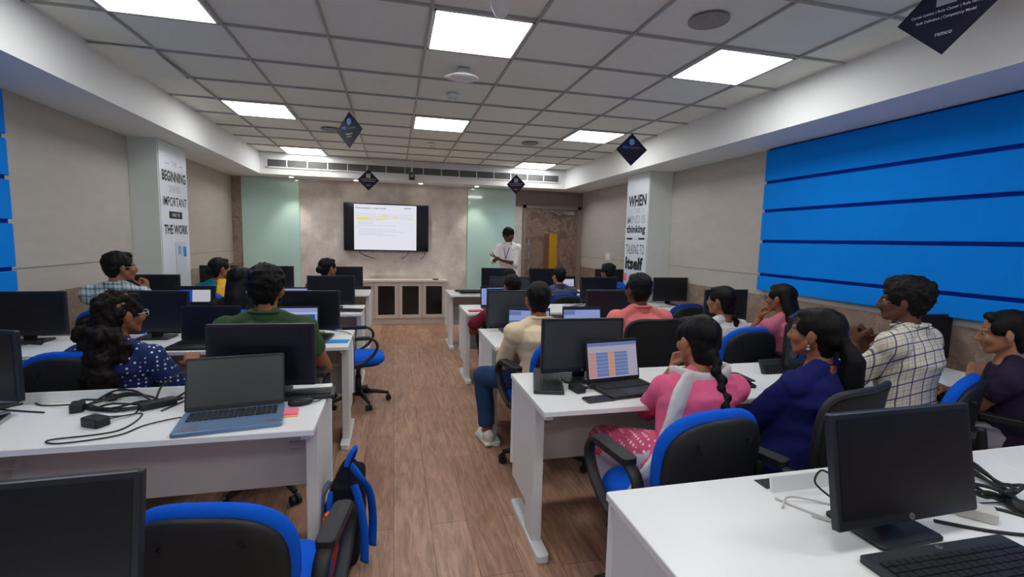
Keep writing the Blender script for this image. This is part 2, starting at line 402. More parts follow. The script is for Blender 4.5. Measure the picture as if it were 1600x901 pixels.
# notices stuck on the left column
def note(label, x, y, z, w_, h_, m_, nx):
    o = MB().bx(-.002, .002, -w_/2, w_/2, -h_/2, h_/2).build('sticky_note', m_); o.location = (x, y, z); return tag(o, label, 'note')
note('pale printed sheet below the words on left column', -2.275, 6.00, 1.22, .24, .34, mat('pale_sheet', (205, 212, 224), .6), 1)
note('bright blue sticky note on the left column poster', -2.270, 6.10, 1.28, .07, .11, m_cyan, 1)
note('pale blue sticky note left of the bright blue one', -2.270, 5.97, 1.30, .06, .09, mat('pale_blue_note', (120, 170, 220), .6), 1)
note('pink sticky note on the edge of right column', 3.177, 6.16, 1.02, .09, .10, m_pink, -1)
# switch plate on the right wall
t = thing('switch_plate', 'white square switch plate on right wall past the column', 'switch', (XR-.006, 7.45, 1.26))
MB().rbox((0, 0, 0), (.012, .17, .12), .01, axis=0).build('plate', m_vinyl, t)
for k in (-1, 0, 1): MB().box((-.008, k*.045, 0), (.006, .03, .06)).build('switch', m_white, t)

# door with frame, vision strip, closer and lock plates
d = MB().bx(2.37, 3.43, YB-.03, YB+.01, 0, 2.10).build('door_1', m_brown); struct(d)
fr = MB(); fr.bx(2.33, 2.39, YB-.05, YB, 0, 2.15); fr.bx(3.41, 3.47, YB-.05, YB, 0, 2.15); fr.bx(2.33, 3.47, YB-.05, YB, 2.09, 2.15)
fr.build('door_frame', m_beige2, d)
MB().bx(2.755, 2.86, YB-.036, YB-.03, .95, 1.63).build('door_strip', mat('brown_strip', (112, 76, 60), .4), d)
MB().bx(2.86, 3.02, YB-.038, YB-.03, .95, 1.63).build('door_glass', mat('amber_glass', (190, 146, 20), .2), d)
mb = MB(); mb.bx(3.12, 3.32, YB-.09, YB-.05, 1.99, 2.05); mb.tube([(3.15, YB-.09, 2.0), (3.0, YB-.2, 1.98), (2.85, YB-.06, 2.06)], .01)
mb.build('door_closer', m_silver, d)
for z in (1.45, 1.22, 1.0): MB().rbox((2.46, YB-.035, z), (.035, .015, .12), .008, axis=1).build('door_lock', m_silver, d)

# ------------------------------------------------------------------ ceiling fittings
m_diff = emit('panel_light', (251, 253, 253), LIGHT)
def panel(i, j, label, grp=None):
    x = .5033+.6*i; y = 3.0553+.6*j; t = thing('ceiling_light', label, 'ceiling light', (x, y, ZC+.01), 0, grp)
    mb = MB(); h = .285
    for (a, b, c, d_) in ((-h, h, -h, -h+.012), (-h, h, h-.012, h), (-h, -h+.012, -h, h), (h-.012, h, -h, h)): mb.bx(a, b, c, d_, -.016, 0)
    mb.build('frame', m_white, t); MB().bx(-h+.01, h-.01, -h+.01, h-.01, -.013, -.004).build('diffuser', m_diff, t)
for i, j, l in ((0, 0, 'large square ceiling light nearest the camera, top centre'), (3, 0, 'square ceiling light at front right near the blue wall'), (-3, 0, 'square ceiling light at top left, cut by the frame edge'),
                (0, 4, 'square ceiling light in the middle of the ceiling'), (3, 4, 'square ceiling light right of centre, second in right row'), (-3, 4, 'square ceiling light left, second in left row'),
                (3, 8, 'far square ceiling light at right near the air grille'), (-3, 8, 'far square ceiling light at left near the air grille')): panel(i, j, l)
for i in (-3, 0, 3):
    for j in (-4, -8): panel(i, j, 'square ceiling light behind the camera', 'ceiling lights behind the camera')
# sagging tile at left
o = MB().box((0, 0, 0), (.40, .57, .012), Matrix.Rotation(radians(-2), 3, 'X')).build('ceiling_tile', m_tile); o.location = (SL+.19, 4.21, ZC-.018)
tag(o, 'slightly dropped ceiling tile beside the left border', 'ceiling tile')
def disc(name, label, cat, x, y, r, prof, m_, m2=None):
    t = thing(name, label, cat, (x, y, ZC))
    rings = [[V((rr*cos(2*pi*k/28), rr*sin(2*pi*k/28), zz)) for k in range(28)] for rr, zz in prof]
    fixn(MB().loft(rings).build('housing', m_, t, smooth=False)); return t
for x, y, l in ((1.71, 2.47, 'round grey ceiling speaker at front right'), (-.72, 6.15, 'round grey ceiling speaker beside the hanging sign at left'), (1.71, 6.10, 'round grey ceiling speaker in the far right ceiling')):
    t = disc('ceiling_speaker', l, 'speaker', x, y, .1, [(.11, 0), (.11, -.004), (.10, -.008), (.085, -.006), (.001, -.006)], mat('speaker_grille', (150, 148, 144), .6, 0, .1, 200))
    MB().cyl((0, 0, -.008), (0, 0, -.006), .08, n=28).build('grille', bpy.data.materials['speaker_grille'], t)
for x, y, l in ((.50, 4.32, 'white smoke detector near the middle ceiling light'), (.49, 6.61, 'white smoke detector further back by the air grille')):
    t = disc('smoke_detector', l, 'smoke detector', x, y, .06, [(.055, 0), (.055, -.012), (.045, -.03), (.03, -.032), (.028, -.045), (.001, -.048)], m_white)
    MB().cyl((0, 0, -.036), (0, 0, -.032), .034, n=20).build('sensor_ring', m_inkg, t)
t = thing('wireless_router', 'white flat wireless unit hanging from the middle of ceiling', 'router', (.50, 3.66, ZC))
MB().box((0, 0, -.02), (.08, .06, .05)).build('bracket', m_silver, t)
blob('body', MB().ell((0, 0, -.06), (.12, .10, .018)).ell((-.1, 0, -.065), (.04, .04, .014)), m_white, t, .006)
t = thing('ceiling_camera', 'white dome device at the top edge of picture', 'camera', (.53, 2.51, ZC))
blob('dome', MB().ell((0, 0, -.05), (.05, .05, .07)).ell((0, 0, -.005), (.07, .07, .012)), m_white, t, .006)
MB().tube(smoothpath([(-.03, 0, 0), (-.045, .02, -.05), (-.02, .03, -.09), (.0, .03, -.1)]), .004, 8).build('wire', m_white, t, True)
t = thing('security_camera', 'small black box camera hanging before the air grille', 'camera', (.29, 8.08, ZC))
MB().cyl((0, 0, 0), (0, 0, -.2), .012).build('rod', m_white, t); MB().rbox((0, -.03, -.26), (.09, .14, .11), .012).build('case', m_blackp, t)
MB().cyl((0, -.10, -.26), (0, -.115, -.26), .03).build('lens', m_eyeb, t); MB().box((0, 0, -.2), (.10, .08, .012)).build('shade', m_vinyl, t)
# air grille
t = thing('air_grille', 'long white slatted air grille under the far ceiling edge', 'air vent', (.48, SB, 2.585))
gw = 2.38
MB().bx(-gw, gw, -.004, .0, -.07, .07).build('backing', mat('grille_dark', (60, 60, 58), .7), t)
mb = MB(); mb.bx(-gw, gw, -.02, 0, .055, .07); mb.bx(-gw, gw, -.02, 0, -.07, -.055); mb.bx(-gw, -gw+.02, -.02, 0, -.07, .07); mb.bx(gw-.02, gw, -.02, 0, -.07, .07)
mb.build('frame', m_white, t)
for k in range(1, 16):
    x = -gw+2*gw*k/16; MB().bx(x-.006, x+.006, -.018, 0, -.056, .056).build('mullion', m_white, t)
for k in range(11):
    MB().box((0, -.010, -.05+k*.01), (2*gw-.03, .012, .0022), Matrix.Rotation(radians(12), 3, 'X')).build('slat', m_tbar, t)
# downlights in the far soffit
for x, l in ((-1.59, 'small recessed downlight above the left glass panel'), (-.60, 'small recessed downlight above left of the television'), (.45, 'small recessed downlight above right of the television'), (1.42, 'small recessed downlight above the right glass panel')):
    t = thing('downlight', l, 'downlight', (x, 8.44, ZS)); MB().cyl((0, 0, -.006), (0, 0, 0), .045, n=24).build('ring', m_white, t)
    MB().cyl((0, 0, -.008), (0, 0, -.005), .032, n=24).build('bulb', emit('warm_bulb', (255, 236, 205), 30), t)
    ld = bpy.data.lights.new('downlight_beam', 'SPOT'); ld.energy = 24; ld.spot_size = radians(80); ld.spot_blend = .6; ld.color = (1, .9, .78); ld.shadow_soft_size = .03
    lo = bpy.data.objects.new('beam', ld); C.objects.link(lo); lo.parent = t; lo.location = (0, 0, -.02); lo.rotation_euler = (radians(-4), 0, 0)

# hanging diamond signs
def sign(label, x, y, zc, hw, rz, kind):
    t = thing('hanging_sign', label, 'sign', (x, y, zc), rz)
    mb = MB(); e = .003; q = [(0, hw), (hw, 0), (0, -hw), (-hw, 0)]
    mb.add([V((a, -e, b)) for a, b in q]+[V((a, e, b)) for a, b in q], [(0, 3, 2, 1), (4, 5, 6, 7), (0, 1, 5, 4), (1, 2, 6, 5), (2, 3, 7, 6), (3, 0, 4, 7)])
    mb.build('board', m_navy, t)
    MB().cyl((0, 0, hw), (0, 0, ZC-zc+.005 if kind != 'low' else ZC-zc), .0015, n=6).build('string', m_cablew, t)
    ux, uy = V((1, 0, 0)), V((0, 0, 1)); s = hw/.18
    if kind == 'qr':
        MB().bx(-.036*s, .036*s, -e-.002, -e, .035*s, .107*s).build('white_square', mat('pale_square', (170, 172, 180), .6), t)
        lettering('Career Lattice | Role Cluster | Role Family', m_wink, t, (-.125*s, -e, .004*s), ux, uy, .25*s, .016*s, .01)
        lettering('Role Definition | Competency Model', m_wink, t, (-.105*s, -e, -.026*s), ux, uy, .21*s, .016*s, .01)
        lettering('ramco', m_wink, t, (-.03*s, -e, -.095*s), ux, uy, .06*s, .013*s, .01)
    else:
        m2 = MB(); R6 = .034*s; pts = [V((R6*cos(pi/6+k*pi/3), 0, .085*s+R6*1.15*sin(pi/6+k*pi/3))) for k in range(6)]
        m2.add([p+V((0, -e-.002, 0)) for p in pts]+[p+V((0, -e, 0)) for p in pts], [tuple(range(6)), tuple(range(11, 5, -1))]+[(k, k+6, (k+1) % 6+6, (k+1) % 6) for k in range(6)])
        fixn(m2.build('hexagon_mark', mat('hexagon_blue', (112, 170, 222), .5), t))
        lettering('My', mat('sign_blue', (20, 92, 226), .5), t, (-.10*s, -e, .0*s), ux, uy, .07*s, .045*s, .03)
        lettering('Career', mat('sign_dull', (120, 130, 160), .5), t, (-.025*s, -e, .01*s), ux, uy, .12*s, .03*s, .0)
        if kind == 'hex':
            lettering('FRAMEWORK', m_wink, t, (-.05*s, -e, -.045*s), ux, uy, .10*s, .014*s, .01); lettering('GUIDE', m_wink, t, (-.03*s, -e, -.07*s), ux, uy, .06*s, .014*s, .01)
    return t
sign('dark blue diamond sign with pale hexagon hanging left of centre', -.43, 5.2, 2.555, .178, radians(-42), 'hex')
sign('small dark diamond sign hanging just above the television', -.36, 7.5, 2.325, .155, 0, 'qr')
sign('diamond sign with a shiny lower half hanging by the right border', 2.48, 4.8, 2.49, .17, radians(-10), 'half')
sign('small dark blue diamond sign hanging before the air grille right', 1.895, 7.5, 2.375, .155, radians(-30), 'qr')
sign('big dark blue diamond sign hanging at top right corner', 2.36, 1.70, 2.537, .176, radians(-72), 'qr')

# ------------------------------------------------------------------ television and cabinet
t = thing('television', 'large black wall television showing a white text slide', 'television', (-.11, YB, 1.655))
tw, th = 1.42, .81
MB().rbox((0, -.06, 0), (tw, .05, th), .012, axis=1).build('bezel', m_blackp, t)
MB().bx(-tw/2+.012, tw/2-.012, -.0865, -.085, -th/2+.015, th/2-.012).build('screen', mat('tv_glass', (10, 12, 26), .08), t)
sx0, sx1, sz0, sz1 = -.54, .50, -.385, .385
MB().bx(sx0, sx1, -.0885, -.087, sz0, sz1).build('slide', emit('slide_white', (232, 232, 244), .93), t)
MB().bx(-.35, .35, -.035, 0, -.2, .2).build('mount', m_blackp, t)
mt, mg, my = emit('slide_title', (96, 122, 160), .8), emit('slide_grey', (150, 155, 172), .85), emit('slide_yellow', (240, 232, 120), .95)
ux, uy = V((1, 0, 0)), V((0, 0, 1)); yy = -.0895
lettering('Role analysis: a case study', mt, t, (sx0+.03, yy, .30), ux, uy, .50, .04, .01)
lettering('ramco', emit('slide_dark', (70, 74, 90), .8), t, (sx1-.21, yy, .325), ux, uy, .12, .02, .01)
m2 = MB()
for (x, z, w_) in ((.45, .205, .09), (.03, .135, .24), (.03, .155, .2), (.36, .143, .17), (.62, .175, .1), (.92, .15, .06), (.68, .16, .05)): m2.bx(sx0+x, sx0+x+w_, yy, yy+.001, z-.012, z+.012)
m2.build('highlight', my, t)
for txt, z, a, wd in (('Scenario: a growing company wants to map roles, skills and levels for each of its', .212, .03, .95), ('teams so that people can see where they stand and what they can move to next year', .180, .04, .94),
                      ('with a clear description of each role, the skills it asks for, and how these are', .148, .06, .9), ('measured in the review of the year', .120, .06, .38),
                      ('What are the roles you find here?', .082, .06, .26), ('Which skills does each role need?', .055, .06, .25), ('Group the roles that belong together and give every group a short name', .022, .06, .62), ('Task:', -.006, .03, .05),
                      ('list the roles in the example and say who each of them reports to in the company', -.045, .08, .62), ('draw the steps between the roles and mark the skills that are new in every step', -.08, .08, .74), ('compare your drawing with the team next to you', -.112, .08, .4), ('present the result to everybody in ten minutes', -.14, .08, .6)):
    lettering(txt, mg, t, (sx0+a, yy, z), ux, uy, wd, .015, .0)
for k, (xa, xb) in enumerate(((-.45, -.2), (.36, .25), (.66, .58))):
    o = MB().tube(smoothpath([(xa, -.03, -.40), (xa*.9+xb*.1, -.02, -.46), (xb, -.015, -.545)]), .005, 8).build('hanging_cable', m_cable, t, True)
# cabinet
t = thing('sideboard', 'grey wood sideboard with three black glass doors below the television', 'cabinet', (.06, 8.52, 0))
cw = 1.52
mb = MB(); mb.bx(-.70, .83, -.14, .165, .09, .73); mb.bx(-.68, .81, -.12, .16, 0, .09); mb.build('body', m_greywood, t)
MB().bx(-.72, .86, -.18, .165, .73, .765).build('top', mat('pale_top', (216, 206, 198), .4), t)
MB().bx(-.69, -.43, -.145, -.14, .45, .66).build('shelf_opening', m_blackp, t)
for k in range(3):
    x0 = -.375+k*.402; dd = MB(); xa, xb, za, zb = x0, x0+.395, .115, .72
    MB().bx(xa-.0055, xa-.0005, -.1415, -.1405, .1, .725).build('door_gap', m_blackp, t)
    for (a, b, c_, d_) in ((xa, xa+.058, za, zb), (xb-.058, xb, za, zb), (xa+.058, xb-.058, za, za+.055), (xa+.058, xb-.058, zb-.055, zb)): dd.bx(a, b, -.158, -.14, c_, d_)
    dr = dd.build('door', m_greywood, t); MB().bx(xa+.058, xb-.058, -.150, -.145, za+.055, zb-.055).build('pane', mat('black_glass', (10, 9, 10), .15), dr)
    MB().cyl((xa+.03, -.166, .42), (xa+.03, -.158, .42), .012).build('lock', m_silver, dr)
o = MB().rbox((0, 0, .01), (.1, .06, .02), .01).build('remote_control', m_blackp); o.location = (.72, 8.47, .765); tag(o, 'small black remote on the sideboard top', 'remote')

# ------------------------------------------------------------------ desks
def desk(label, x0, x1, y0, y1, lx=True, rx=True, mod=True, flap=None, group=None):
    t = thing('desk', label, 'desk', ((x0+x1)/2, (y0+y1)/2, 0), 0, group); W = (x1-x0)/2; D = (y1-y0)/2
    MB().rbox((0, 0, .7375), (2*W, 2*D, .025), .008).build('desktop', m_desk, t)
    for s, on in ((-1, lx), (1, rx)):
        if not on: continue
        xa = s*(W-.035)
        L = MB(); L.bx(xa-.025, xa+.025, -D+.17, -D+.30, .03, .725); L.bx(xa-.018, xa+.012, -D+.29, D-.02, .16, .725); L.bx(xa-.02, xa+.02, -D+.03, D-.01, .70, .725)
        lg = L.build('leg', m_deskleg, t, bevel=.004)
        F = MB().rbox((xa, -.0, .02), (.062, 2*D-.10, .036), .02); F.build('foot', m_deskleg, lg)
        K = MB().cyl((xa-.02, -D+.42, .52), (xa-s*.14, -D+.42, .52), .018); K.build('cross_tube', m_deskleg, lg)
    if mod: MB().bx(-W+.005, W-.005, D-.03, D-.012, .24, .725).build('modesty_panel', m_panel, t, bevel=.002)
    if flap:
        a, b = flap; c_ = (x0+x1)/2; MB().box(((a+b)/2-c_, D-.10, .772), (b-a, .012, .05), Matrix.Rotation(radians(-12), 3, 'X')).build('cable_flap', m_desk, t, bevel=.002)
        MB().bx(a-c_, b-c_, D-.085, D-.03, .7505, .7515).build('cable_opening', m_blackp, t)
    return t
RD = ((.62, 1.26), (1.93, 2.55), (3.21, 3.90), (4.72, 5.36), (6.29, 6.98))
nm = ('in the foreground right', 'second from the camera, right block', 'third from the camera, right block', 'fourth from the camera, right block', 'farthest in the right block')
for k, (a, b) in enumerate(RD):
    x0 = (.62, .64, .69, .72, .73)[k]
    desk('white desk %s, aisle end' % nm[k], x0, 2.08, a, b, flap=((1.12, 1.62) if k == 0 else None))
    desk('white desk %s, wall end' % nm[k], 2.085, 3.44, a, b, lx=False)
LD = ((.30, .92), (1.91, 2.52), (3.35, 3.97), (4.79, 5.43), (6.38, 7.02))
nm = ('cut off by the lower left corner', 'second from the camera, left block', 'third from the camera, left block', 'fourth from the camera, left block', 'farthest in the left block')
for k, (a, b) in enumerate(LD):
    desk('white desk %s, aisle end' % nm[k], -1.69, -.30 if k else -.36, a, b, flap=((-1.62, -.9) if k == 1 else None))
    desk('white desk %s, wall end' % nm[k], -2.48, -1.695, a, b, rx=False)

# ------------------------------------------------------------------ monitors, laptops, keyboards, mice, phones
def rects(name, items, parent, R=None):
    """flat printed/lit rectangles (x0,x1,z0,z1,material) on a screen facing -Y"""
    mats = []; mb = MB()
    for (x0, x1, z0, z1, y, mm) in items:
        if mm not in mats: mats.append(mm)
        mb.cur = mats.index(mm); vs = [V((x0, y, z0)), V((x1, y, z0)), V((x1, y, z1)), V((x0, y, z1))]
        if R: vs = [R @ p for p in vs]
        mb.add(vs, [(0, 1, 2, 3)])
    return mb.build(name, mats, parent)
e_blue = emit('screen_blue', (24, 78, 200), .8); e_pale = emit('screen_pale', (150, 166, 224), .75); e_white = emit('screen_white', (206, 208, 216), .7)
e_pk = emit('screen_salmon', (204, 150, 140), .7); e_bl2 = emit('screen_slate', (112, 132, 186), .7); e_or = emit('screen_orange', (214, 158, 122), .7); e_gr = emit('screen_lilac', (180, 176, 196), .7); e_dk = emit('screen_navy', (40, 50, 104), .6)
def monitor(scr, W=.46, H=.29, badge=False, tilt=0, zb=.05):
    t = bpy.data.objects.new('monitor', None); C.objects.link(t); t.empty_display_size = .1; t['category'] = 'monitor'
    cz = zb+H/2; hs = []
    hs.append(MB().rbox((0, 0, cz), (W, .022, H), .006, axis=1).build('bezel', m_monbk, t))
    bk = MB(); bk.rbox((0, .022, cz), (W*.7, .025, H*.62), .02, axis=1); hs.append(bk.build('back_cover', m_blackp, t))
    hs.append(MB().bx(-W/2+.014, W/2-.014, -.0125, -.0112, zb+.026, zb+H-.014).build('screen', scr, t))
    MB().rbox((0, .045, .11), (.07, .02, .2), .005).build('stand', m_blackp, t)
    MB().rbox((0, .035, .006), (.21, .17, .012), .015).build('base', m_blackp, t)
    if badge:
        b_ = fixn(MB().cyl((0, -.013, zb+.013), (0, -.0115, zb+.013), .0085, n=24).build('badge', m_silver, t))
        hs += [b_, lettering('hp', m_ink, b_, (-.005, -.0128, zb+.009), (1, 0, 0), (0, 0, 1), .010, .009, .0, .25, depth=.0006)]
    if tilt:
        T_ = Matrix.Translation((0, 0, cz)) @ Matrix.Rotation(-tilt, 4, 'X') @ Matrix.Translation((0, 0, -cz))
        for h_ in hs: h_.data.transform(T_)
    return t
mon = monitor(m_screen); mon2 = monitor(m_screen2, badge=True); used = set()
def place_mon(x, y, rz, label, proto=None, z=.75, sc=1):
    p = proto or mon
    if p.name not in used: used.add(p.name); r = p; r.location = (x, y, z); r.rotation_euler = (0, 0, rz); r['label'] = label
    else: r = clone(p, (x, y, z), rz, label)
    if sc != 1: r.scale = (sc,)*3
    return r
D2 = radians
mf = monitor(m_screen, .47, .283, True, D2(10), .056)
place_mon(1.28, .905, D2(1), 'large black monitor in the right foreground with round silver badge', mf)
place_mon(.985, 2.36, D2(-1), 'grey-screened monitor beside laptop on second right desk', mon2)
ML = [(.955, 3.74, 'black monitor before the man in the cream shirt'), (1.82, 3.76, 'black monitor left of the man in the salmon shirt'), (2.98, 3.78, 'black monitor between the two women by the wall'),
      (1.26, 5.16, 'grey-edged monitor before the man in maroon'), (2.33, 5.16, 'black monitor right of lit laptop on fourth right desk'), (3.27, 5.16, 'black monitor nearest the right column, beside its wall'),
      (1.45, 6.72, 'far black monitor in front of the presenter'), (2.15, 6.72, 'far black monitor below the door'), (3.20, 6.72, 'far black monitor by the wall, beside messy haired man'),
      (2.42, 2.42, 'tall narrow black screen behind the woman in navy'), (3.28, 2.30, 'black monitor behind the man in cream check shirt'),
      (-.585, 2.36, 'black monitor behind the blue grey laptop'), (-1.67, 2.37, 'black monitor cut by the left picture edge'),
      (-2.33, 3.74, 'black monitor at far left before the beige wall'), (-1.62, 3.78, 'black monitor behind the curly haired woman'), (-.62, 3.76, 'black monitor before the man in green'),
      (-.62, 5.18, 'black monitor behind the headless mouse and keyboard on the fourth left desk'), (-2.22, 5.2, 'black monitor right of the man with glasses'),
      (-2.12, 6.72, 'far left black monitor behind the woman in yellow'), (-1.49, 6.72, 'far black monitor before the left glass panel'), (-.63, 6.72, 'far black monitor right of woman nearest the television')]
ML[16] = (-.62, 5.18, 'black monitor above a keyboard on the fourth left desk')
for x, y, l in ML:
    rz = D2(random.uniform(-3, 3)); proto = None
    if 'grey-edged' in l or 'cream shirt' in l: proto = mon2; rz = 0
    if 'tall narrow' in l: rz = D2(38)
    if 'cut by' in l: rz = D2(-20)
    if 'far left before' in l: rz = D2(4)
    place_mon(x, y, rz, l, proto)
place_mon(-.66, .93, D2(2), 'big black monitor filling the lower left corner', mf, .75, .95)
# small grey tag on one monitor foot
def keygrid(parent, w_, d_, z, m_, rows=6, cols=18, single=False, name='key', R=None, y0=0):
    rnd = random.Random(3); px, py = w_/cols, d_/rows
    km = MB(); base = None
    for r in range(rows):
        c_ = 0
        while c_ < cols:
            span = 1
            if r == 0 and 4 <= c_ <= 8: span = 5
            elif rnd.random() < .08 and c_ < cols-1: span = 2
            span = min(span, cols-c_)
            x = -w_/2+(c_+span/2)*px; y = y0-d_/2+(r+.5)*py
            if single: km.box((x, y, z), (px*span-.003, py-.003, .004))
            else:
                if base is None: base = MB().rbox((0, 0, 0), (px-.003, py-.003, .005), .002, n=2).build(name, m_, parent); k = base; k.location = (x, y, z)
                if span > 1 or k is not base or (r, c_) != (0, 0):
                    k = base.copy(); C.objects.link(k); k.parent = parent
                k.location = (x, y, z); k.scale = ((px*span-.003)/(px-.003), 1, 1)
            c_ += span
    if single: km.build('keys', m_, parent)
    elif base.location.y > y0-d_/2+py: pass
def keyboard(label, x, y, rz, single=True, w_=.44, d_=.15, badge=False, tilt=0, z=.75):
    t = thing('keyboard', label, 'keyboard', (x, y, z), rz); t.rotation_euler = (tilt, 0, rz)
    MB().rbox((0, 0, .009), (w_, d_, .018), .008).build('body', m_kb, t)
    keygrid(t, w_-.03, d_-.05, .0205, m_key, 6, 18, single, y0=-.01)
    if badge:
        b_ = fixn(MB().cyl((0, d_/2-.016, .018), (0, d_/2-.016, .0195), .008, n=20).build('badge', m_silver, t))
        lettering('hp', m_ink, b_, (-.0045, d_/2-.020, .0195), (1, 0, 0), (0, 1, 0), .009, .008, 0, .25)
    return t
keyboard('full black keyboard in the lower right corner with silver badge', 1.305, .752, D2(-1), False, .45, .17, True)
keyboard('black keyboard standing turned beside the grey monitor', .795, 2.36, D2(74), False, .42, .15)
keyboard('black keyboard behind the blue grey laptop', -.46, 2.33, D2(3), True, .38, .13)
keyboard('black keyboard leaning up beside green-shirted man\'s laptop', -.505, 3.62, D2(85), True, .30, .12, tilt=0)
keyboard('black keyboard on the fourth left desk at the aisle end', -.42, 4.98, D2(-8), True, .24, .13)
keyboard('black keyboard propped upright before the checked shirt man', 2.30, 2.32, D2(0), True, .40, .14, tilt=D2(65), z=.76)
keyboard('black keyboard flat on the white desk by fifth row aisle', 1.05, 6.75, D2(0), True, .40, .13)
def mouse(label, x, y, rz, z=.75, s=1):
    t = thing('computer_mouse', label, 'mouse', (x, y, z), rz)
    blob('body', MB().ell((0, 0, .012), (.031*s, .055*s, .022*s)).ell((0, -.01, .014), (.028*s, .04*s, .02*s)), m_blackp, t, .005)
    MB().cyl((-.004, .03*s, .03*s), (.004, .03*s, .03*s), .006).build('wheel', m_keygap, t)
for a in (('black mouse cut by the right edge beside coiled cable', 1.765, .905, D2(0)), ('black mouse right of the blue grey laptop', -.40, 2.215, D2(-70)), ('black mouse standing on white flap among the cables', -1.22, 2.44, D2(30)),
          ('black mouse beside the bright blue card', -.52, 3.50, D2(10)), ('small black mouse on the fourth left desk', -.62, 4.92, D2(0)), ('black mouse on third right desk near salmon shirt man', 2.2, 3.55, D2(0))): mouse(*a)
def laptop(label, x, y, rz, body, bez, scr_items, w_=.36, d_=.245, ang=105, single=True, scrm=None, z=.75):
    t = thing('laptop', label, 'laptop', (x, y, z), rz)
    b = MB().rbox((0, 0, .009), (w_, d_, .016), .01).build('base', body, t)
    MB().bx(-w_/2+.02, w_/2-.02, -.015, d_/2-.02, .0172, .0178).build('key_deck', body if body is m_lapblue else m_keygap, t)
    keygrid(t, w_-.05, d_*.45-.01, .0195, m_key, 6, 16, single, y0=d_/2-.02-d_*.24)
    MB().bx(-.055, .05, -d_/2+.012, -.025, .0172, .0176).build('touchpad', m_lapblue if body is m_lapblue else m_keygap, t)
    hinge = V((0, d_/2-.004, .017)); H = d_*.93
    R = Matrix.Rotation(radians(ang-90)*-1, 4, 'X'); T = Matrix.Translation(hinge) @ R
    lid = MB(); lid.rbox((0, .004, H/2), (w_, .007, H), .01, axis=1)
    lid.v = [tuple(T @ V(p)) for p in lid.v]; l = lid.build('lid', bez, t)
    s_ = MB(); s_.bx(-w_/2+.008, w_/2-.008, -.0012, 0, .018, H-.012); s_.v = [tuple(T @ V(p)) for p in s_.v]; s_.build('screen', scrm or m_screen, l)
    if scr_items:
        W2, H2 = w_-.02, H-.034
        rects('window', [(-w_/2+.01+a*W2, -w_/2+.01+b_*W2, .019+c_*H2, .019+d2*H2, -.0015-.0002*i, mm) for i, (a, b_, c_, d2, mm) in enumerate(scr_items)], l, T)
    return t
l0 = laptop('blue grey laptop with dark screen on left desk', -.625, 2.055, D2(9), m_lapblue, mat('laptop_bezel', (24, 28, 30), .4), None, .37, .235, 107, False, mat('screen_reflection_tint', (62, 70, 70), .3, 0, .5, 1.5))  # screen base colour lightened to imitate a grey-green reflection
MB().bx(-.165, -.10, -.105, -.06, .0172, .0176).build('sticker', mat('grey_sticker', (112, 112, 128), .5), l0)
MB().bx(.125, .165, -.085, -.078, .0172, .0176).build('sticker', mat('red_print', (150, 60, 70), .5), l0)
laptop('silver closed laptop at the left picture edge', -1.62, 2.10, D2(14), m_silver, m_silver, None, .36, .25, 12)
sheet = [(0, 1, 0, 1, e_gr), (.02, .15, .04, .72, e_pk), (.16, .40, .04, .72, e_bl2), (.41, .52, .04, .72, e_or), (.53, .80, .04, .72, e_bl2), (.82, .99, .04, .72, e_gr), (0, 1, .9, 1, e_bl2)]
sheet += [(.02, .80, z, z+.012, e_gr) for z in (.14, .24, .34, .44, .54, .64)]
laptop('black laptop showing a coloured spreadsheet beside the woman in pink', 1.155, 2.16, D2(8), m_blackp, m_blackp, sheet, .325, .235, 102)
bluescr = [(0, 1, 0, 1, e_pale), (0, .3, .72, .9, e_bl2), (.35, .9, .3, .8, e_pale), (.4, .95, .55, .57, e_bl2), (0, .32, .3, .5, e_bl2), (0, 1, .93, 1, e_dk)]
laptop('dark laptop with a pale blue screen before cream shirt man', .99, 3.42, D2(-16), m_blackp, m_blackp, bluescr, .33, .23, 104)
laptop('black laptop with pale blue screen before salmon shirt man', 1.47, 3.42, D2(0), m_blackp, m_blackp, bluescr, .33, .23, 98)
laptop('laptop with white and blue screen on fourth right desk', 1.10, 4.98, D2(5), m_blackp, m_blackp, [(0, .18, 0, .94, e_pale), (.2, 1, .93, .97, e_pale), (.18, 1, 0, .93, e_dk)], .34, .24, 96)
wb = [(0.05, .95, 0.25, .85, e_white), (.05, .35, .25, .85, e_blue), (.42, .9, .35, .4, e_pale)]
laptop('laptop with half blue half white screen right of far man', 2.47, 6.55, D2(0), m_blackp, m_blackp, wb, .33, .23, 95)
laptop('laptop with blue and white window on fourth left desk', -1.84, 4.98, D2(0), m_silver, m_blackp, [(.15, .9, .28, .88, e_white), (.15, .45, .28, .88, e_blue)], .36, .24, 98)
laptop('black laptop with dark screen right of the curly haired woman', -1.22, 3.50, D2(-3), m_blackp, m_blackp, None, .37, .25, 95)
laptop('dark laptop with blue desktop screen before the man in green', -.70, 3.52, D2(0), m_blackp, m_blackp, [(0, 1, 0, 1, e_pale), (0, 1, .78, .84, e_white), (.55, .95, .55, .75, e_blue)], .35, .24, 98)
laptop('small laptop with pale screen on the fourth left desk', -.98, 5.05, D2(0), m_blackp, m_blackp, [(0, 1, 0, 1, e_pale)], .3, .22, 98)
laptop('closed black laptop under cables beside the woman in navy', 1.72, 2.22, D2(-14), m_blackp, m_blackp, None, .34, .23, 4)
laptop('closed dark laptop lying on the farthest right desk', 1.05, 6.48, D2(3), m_silver, m_blackp, None, .36, .24, 4)
def phone(label, x, y, rz, z=.75):
    t = thing('mobile_phone', label, 'phone', (x, y, z), rz); MB().rbox((0, 0, .0045), (.075, .155, .009), .012).build('case', mat('phone_case', (60, 56, 52), .4), t)
    MB().rbox((0, 0, .0093), (.070, .150, .0008), .010).build('glass', m_screen, t)
phone('dark smartphone lying in front of the spreadsheet laptop', .95, 2.045, D2(-83))
